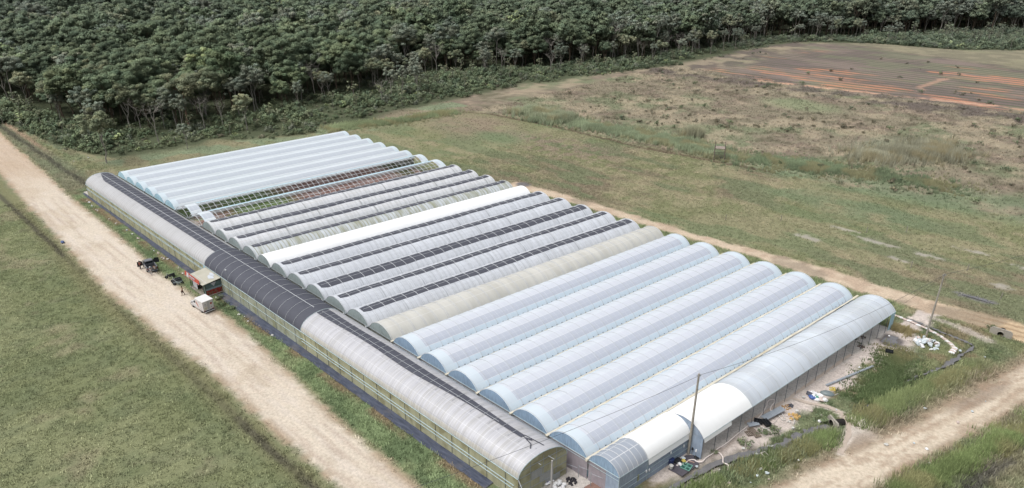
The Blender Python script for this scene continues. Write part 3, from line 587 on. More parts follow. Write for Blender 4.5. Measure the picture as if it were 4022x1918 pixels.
def bush_mesh(rng, r, h, mat, n=9, per=50, ls=.3):
    cl = []
    for k in range(n):
        a = rng.uniform(0, 6.28); rr = r*math.sqrt(rng.uniform(0, .9)); cl.append((rr*math.cos(a), rr*math.sin(a), h*rng.uniform(.25, .8), r*rng.uniform(.38, .6)))
    V_, F_, T_ = leaves(cl, per/(r*.5)**1.6*.5, ls, rng, .8); V_[:, 2] = np.maximum(V_[:, 2], -.05); return np_mesh('foliage', V_, F_, mat, T_, nrm=leaves.N)
def build_undergrowth():
    objs = []
    for i, (r, h, mt, ls) in enumerate([(1.9, 2.6, 'mid', .34), (2.4, 3.2, 'mid', .36), (1.6, 2.0, 'olive', .3), (2.2, 4.0, 'dark', .36), (1.5, 2.4, 'lime', .34), (1.8, 2.2, 'dark', .3), (1.7, 2.8, 'grey', .3), (1.4, 1.5, 'shrub', .28)]):
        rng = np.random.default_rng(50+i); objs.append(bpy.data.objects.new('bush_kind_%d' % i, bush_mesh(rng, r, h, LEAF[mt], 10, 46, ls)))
    # thin saplings with small crowns
    for i in range(2):
        rng = np.random.default_rng(80+i); m, ends = limbs(rng, 6.5, 1.3, 4, .09, .55, .3); V_, F_, T_ = leaves(crown_clumps(rng, 6.5, 1.5, ends, 6, .5), 60, .3, rng)
        me = m.mesh('sapling', M_BARK_P); bv = [tuple(v.co) for v in me.vertices]; bf = [tuple(p.vertices) for p in me.polygons]; nb_ = len(bv); me2 = bpy.data.meshes.new('sapling')
        me2.from_pydata(bv+[tuple(v) for v in V_.tolist()], [], bf+[tuple(nb_+4*k+q for q in range(4)) for k in range(len(F_))]); me2.materials.append(M_BARK_P); me2.materials.append(LEAF['olive'])
        me2.polygons.foreach_set('material_index', [0]*len(bf)+[1]*len(F_)); nb2 = me2.attributes.new('lobe', 'FLOAT_VECTOR', 'POINT'); nn = np.zeros((nb_+len(V_), 3), dtype=np.float32); nn[nb_:] = leaves.N; nb2.data.foreach_set('vector', nn.ravel()); a = me2.color_attributes.new('tint', 'FLOAT_COLOR', 'POINT'); t4 = np.ones((nb_+len(V_), 4), dtype=np.float32); t4[nb_:, :3] = T_; a.data.foreach_set('color', t4.ravel())
        objs.append(bpy.data.objects.new('bush_kind_%d' % (8+i), me2))
    P = []; S = []; Rz = []; Vi = []; st = 2.3
    ys = np.arange(-6, 560, st)
    for y0 in ys:
        y = y0; ue = float(np.interp(y, UEy, UEx)); fe = float(np.interp(y, FEy, FEx)); 
        for x0 in np.arange(fe-22, ue+2, st):
            x = x0+random.uniform(-1.1, 1.1); yy = y+random.uniform(-1.1, 1.1)
            if not visible(x, yy): continue
            de = ue-x; n = float(fbm(np.array([x]), np.array([yy]), 12, 3)[0])
            if x < fe-2 and random.random() < .6: continue
            hl = 1-.35*ss(8, 0, x-fe)
            if de < 4 and n < .52: continue
            if n < .36 and random.random() < .6: continue
            s = random.uniform(.4, 1.2)*(.5+.5*min(1, max(de, 0)/12))*(.35+1.3*n)*hl
            k = random.choices(range(10), [5, 3.4, 3, 2.6, .5, 4, 1.6, 2.4 if de < 8 else .6, .5 if de > 5 else 0, .5 if de > 5 else 0])[0]
            if x < fe and k > 7: k = 3
            P.append((x, yy, -.1)); S.append((s, s, s*random.uniform(.8, 1.2))); Rz.append(random.uniform(0, 6.28)); Vi.append(k)
    instancer('undergrowth', P, S, Rz, Vi, objs, 'tangled green undergrowth along the foot of the forest')
    # reeds / green strip past the ditch
    return objs
build_undergrowth()

def field_shrubs():
    prot = []
    for i, (r, h, mt) in enumerate([(1.1, 1.3, 'shrub'), (.9, .9, 'shrub'), (1.2, 1.2, 'dark'), (1.0, 1.4, 'mid')]):
        prot.append(bush_mesh(np.random.default_rng(120+i), r, h, LEAF[mt], 6, 40, .22))
    names = ['low dark brownish shrub in the scrubland', 'small dark shrub in the scrubland', 'dense dark green shrub in the scrubland', 'leafy green shrub in the scrubland']
    n = 0
    while n < 290:
        x = random.uniform(-150, 30); y = random.uniform(126, 345)
        if not visible(x, y, 8) or x < float(np.interp(y, UEy, UEx))+4: continue
        if y > 242 and random.random() < .85: continue
        if float(fbm(np.array([x]), np.array([y]), 16, 140)[0]) < random.uniform(.38, .62): continue
        k = random.choices(range(4), [4, 5, 1.4, .9])[0]; s = random.uniform(.35, .9)*random.choice((1, 1, 1.5)) if k < 2 else random.uniform(.6, 1.3)
        o = thing('shrub', names[k], 'shrub', (x, y, 0), random.uniform(0, 6.28), 'shrubs dotted over the scrubland, '+['brownish', 'small dark', 'dense dark green', 'leafy green'][k]); o.scale = (s, s, s); link('foliage', prot[k], o); n += 1
    big = bush_mesh(np.random.default_rng(140), 1.5, 1.9, LEAF['mid'], 12, 60, .22)
    for (x, y, s, lab) in [(9.5, 29.2, .55, 'round leafy bush beside the culvert mouth'), (6.2, 23.2, .6, 'leafy bush on the ditch bank below the black crates'), (5.2, 21.6, .5, 'leafy bush next to the loose planks'), (4.3, 18.4, .6, 'wide leafy bush on the sandy ditch bank'),
                           (2.5, 14.2, .32, 'small leafy bush beside the hose'), (-79.2, -9.7, .55, 'leafy bush at the corner of the kiosk'), (-76.8, -9.9, .6, 'leafy weeds behind the white box truck'), (-74, -9.9, .5, 'leafy weeds along the black ground sheet'), (20.2, 71.2, .5, 'tuft-like bush above the concrete culvert')]:
        o = thing('bush', lab, 'bush', (x, y, -.1), random.uniform(0, 6.28)); o.scale = (s, s, s*.8); link('foliage', big, o)
field_shrubs()

# grass tufts, coloured like the ground they grow in
def tufts(name, n, box, label, hs=1., keep=None, nb=9, wd=.05, boost=1.0, tilt=.35, dp=1.0):
    rng = RNG; x = rng.uniform(box[0], box[1], n); y = rng.uniform(box[2], box[3], n); c, d, h, z, _, _, _ = ground(x, y, True)
    k = (rng.uniform(0, 1, n) < d*dp)
    if keep is not None: k &= keep(x, y)
    x, y, c, h, z = x[k], y[k], c[k], h[k], z[k]; n = len(x)
    if n == 0: return
    a = rng.uniform(0, 6.28, (n, nb)); r = rng.uniform(0, .55, (n, nb))*(.5+h[:, None]); bx = x[:, None]+r*np.cos(a); by = y[:, None]+r*np.sin(a)
    H = (h[:, None]*hs)*rng.uniform(.5, 1.25, (n, nb)); la = rng.uniform(0, 6.28, (n, nb)); ln = H*rng.uniform(0, tilt*2, (n, nb)); w_ = wd*rng.uniform(.6, 1.4, (n, nb)); pa = rng.uniform(0, 3.14, (n, nb))
    b0 = np.stack([bx-w_*np.cos(pa), by-w_*np.sin(pa), np.broadcast_to(z[:, None]-.02, bx.shape)], -1); b1 = np.stack([bx+w_*np.cos(pa), by+w_*np.sin(pa), np.broadcast_to(z[:, None]-.02, bx.shape)], -1)
    tp = np.stack([bx+ln*np.cos(la), by+ln*np.sin(la), z[:, None]+H], -1); V_ = np.stack([b0, b1, tp], 2).reshape(-1, 3)
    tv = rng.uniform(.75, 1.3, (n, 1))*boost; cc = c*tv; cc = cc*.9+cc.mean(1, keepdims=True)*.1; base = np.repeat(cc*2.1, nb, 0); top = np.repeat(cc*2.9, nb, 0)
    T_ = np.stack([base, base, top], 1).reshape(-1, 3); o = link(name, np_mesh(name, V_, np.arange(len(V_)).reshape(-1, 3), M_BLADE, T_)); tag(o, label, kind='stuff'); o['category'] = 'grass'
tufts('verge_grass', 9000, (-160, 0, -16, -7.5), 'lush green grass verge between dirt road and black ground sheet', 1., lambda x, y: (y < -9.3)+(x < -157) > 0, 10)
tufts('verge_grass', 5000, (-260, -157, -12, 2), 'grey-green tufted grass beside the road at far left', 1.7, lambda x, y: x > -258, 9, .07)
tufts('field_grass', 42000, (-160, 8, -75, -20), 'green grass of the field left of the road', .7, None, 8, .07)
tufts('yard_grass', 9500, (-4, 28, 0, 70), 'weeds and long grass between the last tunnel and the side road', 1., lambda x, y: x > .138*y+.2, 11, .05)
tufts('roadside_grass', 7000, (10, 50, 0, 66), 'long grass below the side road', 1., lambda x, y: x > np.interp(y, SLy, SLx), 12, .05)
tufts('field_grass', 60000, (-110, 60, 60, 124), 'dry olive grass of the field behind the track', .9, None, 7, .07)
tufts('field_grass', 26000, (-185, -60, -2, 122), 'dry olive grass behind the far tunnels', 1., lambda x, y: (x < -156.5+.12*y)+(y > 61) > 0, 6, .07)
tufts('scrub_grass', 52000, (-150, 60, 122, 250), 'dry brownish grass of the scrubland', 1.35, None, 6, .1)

def tall_patch(name, label, poly, n, h, colr, wd=.08, nb=8, ax=0):
    """reeds: tall blades inside a polyline band (pts, half width)"""
    pts, hw = poly; rng = RNG; seg = rng.integers(0, len(pts)-1, n); t = rng.uniform(0, 1, n); P0 = np.array(pts)[seg]; P1 = np.array(pts)[seg+1]
    x = P0[:, 0]*(1-t)+P1[:, 0]*t; y = P0[:, 1]*(1-t)+P1[:, 1]*t; off = np.abs(rng.normal(0, .62, n))*hw; ang = rng.uniform(0, 6.28, n); x = x+off*np.cos(ang); y = y+off*np.sin(ang)
    kp = vn(x, y, 2.6+hw*.35, 91)+.35*vn(x, y, 1.1, 92) > rng.uniform(.1, .6 if name == 'reed_bed' else .75, n); x, y = x[kp], y[kp]; n = len(x)
    a = rng.uniform(0, 6.28, (n, nb)); r = rng.uniform(0, .5, (n, nb)); bx = x[:, None]+r*np.cos(a); by = y[:, None]+r*np.sin(a); hn = .6+.8*vn(x, y, 4, 3)
    H = h*hn[:, None]*rng.uniform(.6, 1.2, (n, nb)); la = rng.uniform(0, 6.28, (n, nb)); ln = H*rng.uniform(0, .5, (n, nb)); w_ = wd*rng.uniform(.6, 1.4, (n, nb)); pa = rng.uniform(0, 3.14, (n, nb))
    z = np.zeros_like(bx)-.1; V_ = np.stack([np.stack([bx-w_*np.cos(pa), by-w_*np.sin(pa), z], -1), np.stack([bx+w_*np.cos(pa), by+w_*np.sin(pa), z], -1), np.stack([bx+ln*np.cos(la), by+ln*np.sin(la), H], -1)], 2).reshape(-1, 3)
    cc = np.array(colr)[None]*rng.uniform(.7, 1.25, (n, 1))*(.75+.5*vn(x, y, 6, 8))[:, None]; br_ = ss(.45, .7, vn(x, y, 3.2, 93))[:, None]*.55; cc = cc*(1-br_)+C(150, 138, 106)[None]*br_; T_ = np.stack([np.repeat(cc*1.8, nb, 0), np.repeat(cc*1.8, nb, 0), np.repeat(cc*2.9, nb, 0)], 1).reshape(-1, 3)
    o = link(name, np_mesh(name, V_, np.arange(len(V_)).reshape(-1, 3), M_BLADE, T_)); tag(o, label, kind='stuff'); o['category'] = 'grass'
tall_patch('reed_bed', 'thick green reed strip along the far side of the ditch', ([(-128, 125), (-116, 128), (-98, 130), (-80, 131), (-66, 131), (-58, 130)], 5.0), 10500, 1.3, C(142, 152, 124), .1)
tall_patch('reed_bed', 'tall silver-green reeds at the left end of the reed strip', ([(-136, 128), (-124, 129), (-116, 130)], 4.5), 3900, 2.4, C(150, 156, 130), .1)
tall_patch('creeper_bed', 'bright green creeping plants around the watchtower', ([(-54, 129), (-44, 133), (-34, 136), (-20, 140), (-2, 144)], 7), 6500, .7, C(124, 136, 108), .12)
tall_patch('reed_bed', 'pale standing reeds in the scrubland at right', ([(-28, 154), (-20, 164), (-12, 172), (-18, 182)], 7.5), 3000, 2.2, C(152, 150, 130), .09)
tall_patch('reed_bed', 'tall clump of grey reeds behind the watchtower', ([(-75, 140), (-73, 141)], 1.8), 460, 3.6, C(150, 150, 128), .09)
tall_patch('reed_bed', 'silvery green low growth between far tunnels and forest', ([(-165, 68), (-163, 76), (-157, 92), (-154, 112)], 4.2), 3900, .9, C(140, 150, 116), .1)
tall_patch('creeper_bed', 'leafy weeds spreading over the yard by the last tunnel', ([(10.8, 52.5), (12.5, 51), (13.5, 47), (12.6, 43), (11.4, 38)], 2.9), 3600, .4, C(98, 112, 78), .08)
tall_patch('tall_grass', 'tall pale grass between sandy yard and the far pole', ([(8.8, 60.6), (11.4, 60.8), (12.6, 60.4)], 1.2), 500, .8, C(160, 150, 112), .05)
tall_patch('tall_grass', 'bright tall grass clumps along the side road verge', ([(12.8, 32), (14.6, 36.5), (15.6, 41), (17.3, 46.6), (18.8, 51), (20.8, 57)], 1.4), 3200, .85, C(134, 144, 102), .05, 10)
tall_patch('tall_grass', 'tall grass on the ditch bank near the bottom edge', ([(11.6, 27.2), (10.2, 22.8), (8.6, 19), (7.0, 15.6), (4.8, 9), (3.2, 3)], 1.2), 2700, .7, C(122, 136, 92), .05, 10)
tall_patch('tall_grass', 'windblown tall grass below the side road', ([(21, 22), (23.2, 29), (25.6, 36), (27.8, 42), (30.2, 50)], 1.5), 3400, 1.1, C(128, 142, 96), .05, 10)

# ------------------------------------------------------------------ greenhouses
def film(name, base, rib=None, bands=(), lines=(), L=60.4, endc=None, streak=.06, stain=None, clips=None, trans=.25, alpha=.06, rough=.38, spec=.5, vstr=0., edge=None, rib2=None):
    t = NT(name); uv = t.n('ShaderNodeUVMap').outputs[0]; sp = t.n('ShaderNodeSeparateXYZ'); t.put(sp, 0, uv); u, v = sp.outputs[0], sp.outputs[1]
    K = 1.0 if max(base) > .6 else 1.55
    base = tuple(min(.88, x*K) for x in base); bands = [(a, b, tuple(min(.88, x*K*.99) for x in cc), f) for a, b, cc, f in bands]; trans = .28 if name.startswith('pale') else .18; endc = (endc[0], tuple(min(.88, x*K) for x in endc[1])) if endc else None
    g = t.n('ShaderNodeNewGeometry').outputs['Position']
    cb = t.n('ShaderNodeCombineXYZ'); t.put(cb, 0, t.math('MULTIPLY', u, 1.3)); t.put(cb, 1, v); st_ = t.noise(1.1, 4, cb.outputs[0], .65)
    big = t.noise(.12, 3, g, .6)
    c = t.mix(t.maprange(t.math('ADD', t.math('MULTIPLY', st_, .6), t.math('MULTIPLY', big, .4)), .35, .65), tuple(x*(1-streak) for x in base), tuple(min(1, x*(1+streak)) for x in base))
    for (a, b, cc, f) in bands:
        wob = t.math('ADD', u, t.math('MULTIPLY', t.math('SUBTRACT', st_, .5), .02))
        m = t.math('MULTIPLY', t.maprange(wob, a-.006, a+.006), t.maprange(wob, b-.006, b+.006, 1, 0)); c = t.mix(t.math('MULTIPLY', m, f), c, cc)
    if vstr:   # panels of slightly different brightness between ribs
        w_ = t.n('ShaderNodeTexWhiteNoise', noise_dimensions='1D'); t.put(w_, 'W', t.math('FLOOR', t.math('DIVIDE', v, rib[0] if rib else 1.)))
        c = t.mix(t.math('MULTIPLY', w_.outputs[0], vstr), c, tuple(x*.72 for x in base))
    if stain:
        cb2 = t.n('ShaderNodeCombineXYZ'); t.put(cb2, 0, t.math('MULTIPLY', u, .8)); t.put(cb2, 1, t.math('MULTIPLY', v, stain[3] if len(stain) > 3 else 1.)); n2 = t.noise(stain[2], 5, cb2.outputs[0], .6)
        c = t.mix(t.math('MULTIPLY', t.maprange(n2, .45, .6), stain[1]), c, stain[0])
    for r_ in (rib, rib2):
        if r_:
            per, wd, cc, f = r_; ph_ = t.math('FRACT', t.math('DIVIDE', t.math('ADD', v, t.math('MULTIPLY', big, .3)), per)); m = t.math('LESS_THAN', ph_, wd)
            c = t.mix(t.math('MULTIPLY', m, t.math('MULTIPLY', t.maprange(t.noise(.8, 2, g), .3, .6, .4, 1.), f)), c, cc)
    for (p, wd, cc, f) in lines:
        m = t.math('LESS_THAN', t.math('ABSOLUTE', t.math('SUBTRACT', u, p)), wd); c = t.mix(t.math('MULTIPLY', m, f), c, cc)
    if clips:      # small dark clips along one line
        p, wd, per = clips; m = t.math('MULTIPLY', t.math('LESS_THAN', t.math('ABSOLUTE', t.math('SUBTRACT', u, p)), wd), t.math('LESS_THAN', t.math('FRACT', t.math('DIVIDE', v, per)), .22)); c = t.mix(m, c, ph(110, 124, 134))
    if endc:
        d, cc = endc; m = t.math('MAXIMUM', t.math('LESS_THAN', v, d), t.math('GREATER_THAN', v, L-d)); c = t.mix(t.math('MULTIPLY', m, .8), c, cc)
    if edge:
        m = t.math('GREATER_THAN', u, 1-edge[0]); c = t.mix(m, c, edge[1])
    pb = t.n('ShaderNodeBsdfPrincipled'); t.put(pb, 0, c); t.put(pb, 'Roughness', rough); t.put(pb, 'Specular IOR Level', spec)
    b = t.n('ShaderNodeBump'); t.put(b, 'Strength', .5); t.put(b, 'Distance', .06); t.put(b, 'Height', t.math('ADD', st_, t.math('MULTIPLY', t.noise(3.5, 3, cb.outputs[0]), .5))); t.put(pb, 'Normal', b.outputs[0])
    tl = t.n('ShaderNodeBsdfTranslucent'); t.put(tl, 0, c); m1 = t.n('ShaderNodeMixShader'); t.put(m1, 0, trans); t.put(m1, 1, pb.outputs[0]); t.put(m1, 2, tl.outputs[0])
    tp = t.n('ShaderNodeBsdfTransparent'); m2 = t.n('ShaderNodeMixShader'); t.put(m2, 0, alpha); t.put(m2, 1, m1.outputs[0]); t.put(m2, 2, tp.outputs[0]); return t.fin(m2.outputs[0])
W_ = ph(248, 250, 252, .82)
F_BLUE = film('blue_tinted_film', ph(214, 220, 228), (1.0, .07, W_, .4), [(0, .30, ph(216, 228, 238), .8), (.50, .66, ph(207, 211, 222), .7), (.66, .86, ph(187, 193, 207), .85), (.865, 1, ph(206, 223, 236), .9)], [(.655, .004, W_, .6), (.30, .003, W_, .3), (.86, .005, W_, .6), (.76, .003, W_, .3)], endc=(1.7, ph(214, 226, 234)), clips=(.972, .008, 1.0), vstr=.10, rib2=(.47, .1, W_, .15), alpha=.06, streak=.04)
F_T1 = film('clear_grey_film', ph(220, 228, 236), (1.3, .05, W_, .5), [(.55, 1, ph(210, 218, 229), .6)], [(.3, .003, W_, .6), (.5, .003, W_, .5), (.72, .003, W_, .6)], L=60.4, streak=.09, alpha=.08, rough=.22, spec=.9, stain=(ph(222, 226, 232), .5, .35, .5))
F_T1A = film('grid_grey_film', ph(176, 184, 196), (.8, .08, W_, .9), [], [(.35, .008, W_, .9), (.62, .008, W_, .9)], streak=.05, alpha=.18)
F_WHITE = film('opaque_white_sheet', (.87, .91, .95), None, streak=.015, trans=.1, alpha=0, rough=.5, spec=.3)
F_OLIVE = film('weathered_beige_film', ph(214, 212, 205), (2.0, .06, ph(236, 236, 236), .9), [(.0, 1, ph(212, 211, 204), .3)], [(.33, .004, W_, .5), (.5, .004, W_, .5), (.68, .004, W_, .5)], streak=.07, stain=(ph(198, 195, 182), .3, .55, .7), alpha=.07, vstr=.12)
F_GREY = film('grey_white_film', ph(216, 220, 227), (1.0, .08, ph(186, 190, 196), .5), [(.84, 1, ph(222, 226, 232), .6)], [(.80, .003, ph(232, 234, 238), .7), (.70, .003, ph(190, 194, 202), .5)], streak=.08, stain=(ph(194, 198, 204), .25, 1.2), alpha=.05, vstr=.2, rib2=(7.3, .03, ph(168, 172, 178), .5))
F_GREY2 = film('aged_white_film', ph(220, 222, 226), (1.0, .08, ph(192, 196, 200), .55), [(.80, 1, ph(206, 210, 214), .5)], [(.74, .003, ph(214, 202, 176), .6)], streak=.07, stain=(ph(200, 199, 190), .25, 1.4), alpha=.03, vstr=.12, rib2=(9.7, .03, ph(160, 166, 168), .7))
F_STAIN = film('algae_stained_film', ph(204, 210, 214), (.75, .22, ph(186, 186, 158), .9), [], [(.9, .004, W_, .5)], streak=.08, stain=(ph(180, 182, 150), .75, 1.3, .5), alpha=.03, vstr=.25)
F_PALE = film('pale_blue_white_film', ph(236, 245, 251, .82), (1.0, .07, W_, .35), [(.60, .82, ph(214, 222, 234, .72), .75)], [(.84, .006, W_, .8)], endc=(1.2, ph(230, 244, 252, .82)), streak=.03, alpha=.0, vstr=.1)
F_PSTRIP = film('loose_blue_film_strip', ph(198, 226, 238), (1.5, .1, ph(228, 240, 246), .8), [], [], streak=.08, alpha=.1)
F_FRONT = film('ribbed_translucent_film', ph(194, 194, 199), (.52, .16, ph(222, 222, 225, .85), .6), [(0, .10, ph(196, 192, 178), .7), (.9, 1, ph(206, 198, 184), .8)], [(.12, .003, ph(178, 180, 186), .6), (.25, .002, W_, .5), (.4, .002, W_, .4)], L=400, streak=.05, stain=(ph(190, 186, 174), .35, 1.5, 1.6), alpha=.05, vstr=.12, rib2=(1.56, .03, ph(140, 142, 160), .7), rough=.3)
F_FRONT2 = film('ribbed_grey_film', ph(190, 190, 192), (.8, .2, ph(178, 178, 180), .7), [(.8, 1, ph(188, 186, 176), .6)], [], L=400, streak=.07, stain=(ph(188, 185, 176), .25, 1.5, 1.6), alpha=.03)
def netmat(name, c, scale=1., alpha=.08, fx=26, fy=3., var=.2, dark=None):
    t = NT(name); g = t.n('ShaderNodeNewGeometry').outputs['Position']; mp = t.n('ShaderNodeMapping'); t.put(mp, 'Vector', g); mp.inputs['Scale'].default_value = (fx, fx, fy)
    n = t.noise(.35, 4, mp.outputs[0], .6); n2 = t.noise(.25, 4, g, .6); f = t.math('ADD', t.maprange(n, .3, .7, 1-var, 1+var), t.maprange(n2, .3, .7, -.12, .12))
    vm = t.n('ShaderNodeVectorMath', operation='SCALE'); vm.inputs[0].default_value = c; t.put(vm, 'Scale', f); col_ = vm.outputs[0]
    if dark: col_ = t.mix(t.maprange(t.noise(.5, 4, g), .5, .62), col_, dark)
    sh = t.pbsdf(col_, .75, .2); tp = t.n('ShaderNodeBsdfTransparent'); m2 = t.n('ShaderNodeMixShader'); t.put(m2, 0, alpha); t.put(m2, 1, sh); t.put(m2, 2, tp.outputs[0]); return t.fin(m2.outputs[0])
N_BLUE = netmat('blue_insect_net', ph(148, 172, 196, .8)); N_TEAL = netmat('pale_teal_net', ph(170, 204, 218, .85)); N_GREEN = netmat('grey_green_net', ph(150, 162, 162, .85)); N_MAUVE = netmat('mauve_grey_net', ph(158, 150, 156, .85), fx=8, var=.1)
N_DARK = netmat('dull_green_net', ph(120, 124, 116, .85), fx=10); N_OLIVE = netmat('olive_net', ph(164, 163, 136, .9), fx=6, fy=1, var=.12, dark=ph(142, 138, 108, .88)); N_OLIVE2 = netmat('pale_olive_net', ph(158, 162, 146, .9), fx=3, fy=1, var=.12, dark=ph(140, 142, 116, .9))
N_WALL = netmat('blue_grey_side_film', ph(150, 164, 182, .9), fx=9, var=.14, alpha=.12, dark=ph(134, 150, 170, .9))
N_PATCH = netmat('grey_net_patch', ph(158, 160, 158, .85), var=.1)
def shade_mat():
    t = NT('black_shade_cloth'); g = t.n('ShaderNodeNewGeometry').outputs['Position']; n = t.noise(.5, 4, g, .6); n2 = t.noise(14, 2, g)
    c = t.mix(t.math('ADD', t.math('MULTIPLY', n, .6), t.math('MULTIPLY', n2, .4)), ph(60, 62, 72, .75), ph(96, 98, 108, .75)); return t.fin(t.pbsdf(c, .7, .3, 0, n2, .2, .01))
M_SHADE = shade_mat()
def sheet_mat():
    t = NT('black_ground_fabric'); g = t.n('ShaderNodeNewGeometry').outputs['Position']; mp = t.n('ShaderNodeMapping'); t.put(mp, 'Vector', g); mp.inputs['Scale'].default_value = (.35, 2.2, 1); n = t.noise(1.5, 5, mp.outputs[0], .65); n2 = t.noise(.4, 3, g)
    c = t.mix(t.maprange(n, .35, .65), ph(56, 62, 78, .75), ph(88, 94, 112, .75)); c = t.mix(t.math('MULTIPLY', t.maprange(n2, .55, .7), .4), c, ph(140, 130, 120)); return t.fin(t.pbsdf(c, .55, .4, 0, n, .6, .06))
M_SHEET = sheet_mat()
M_TUBEW = plain('white_painted_tube', ph(226, 230, 234), .5, .08, 2.); M_TUBEG = plain('galvanised_tube', ph(180, 188, 194), .4, .12, 2., .3); M_TUBED = plain('dark_steel_tube', ph(104, 112, 122), .5, .15)
M_CREAM = plain('cream_gutter_board', ph(236, 230, 212), .7, .12, .8, dirt=(ph(206, 190, 156), .7)); M_RAILB = plain('pale_blue_rail', ph(190, 208, 212), .5, .12, 1.); M_YBOARD = plain('cream_board', ph(240, 232, 208), .7, .05)

def circ(w, r, t, off=0):
    R_ = (w*w/4+r*r)/(2*r); fi = math.asin(min(1, w/2/R_)); a = (2*t-1)*fi; return (R_+off)*math.sin(a), (R_+off)*math.cos(a)-(R_-r)
def elli(w, r, t, off=0): a = math.pi*t; return -(w/2+off)*math.cos(a), (r+off)*math.sin(a)
def sweep(fn, t0, t1, l0, l1, nt, nl, off=0., taper=None, sag=0.):
    m = MB(); m.uv = []; vs = []
    for j in range(nl+1):
        l = l0+(l1-l0)*j/nl; a, b = (t0, t1) if taper is None else taper(l)
        for i in range(nt+1):
            t = a+(b-a)*i/nt; vs.append(fn(t, l, off+(random.uniform(-sag, sag) if sag else 0))); m.uv.append((t, l))
    n = nt+1; m.add(vs, [(j*n+i, j*n+i+1, (j+1)*n+i+1, (j+1)*n+i) for j in range(nl) for i in range(nt)]); return m
def hoop_mb(fn, l, r, off, t0=0., t1=1., n=14): return MB().tube([fn(t0+(t1-t0)*k/n, l, off) for k in range(n+1)], r, 4, False)

def tunnel_fn(i, xl0=None, xr0=None, rise=1.68, gap=.14):
    L = YE
    def fn(t, l, off=0.):
        s = l/L; a = (XV[i] if xl0 is None else xl0)+gap+(XW[i]-XV[i])*s; b = (XV[i-1] if xr0 is None else xr0)-gap+(XW[i-1]-XV[i-1])*s
        if xl0 is not None: a = xl0+gap+.138*l
        if xr0 is not None: b = xr0-gap+.138*l
        x, z = circ(b-a, rise, t, off); return ((a+b)/2+x, l, EH+z)
    return fn
ORD = ['', '', 'second', 'third', 'fourth', 'fifth', 'sixth', 'seventh']
def gable(fn, l, mat, t, org, name='gable_net'):
    m = MB(); pts = [fn(k/16, l, -.02) for k in range(17)]; m.add(pts, [tuple(range(17))]); return m.build(name, mat, t, org, False)
def wall(x0, x1, y, z0, z1, mat, t, org, name='front_wall'):
    m = MB(); n = max(2, int((x1-x0)/.8)); vs = [(x0+(x1-x0)*k/n, y+random.uniform(-.02, .02), z) for z in (z0, z1) for k in range(n+1)]; m.add(vs, [(k, k+1, n+2+k, n+1+k) for k in range(n)]); return m.build(name, mat, t, org, False)
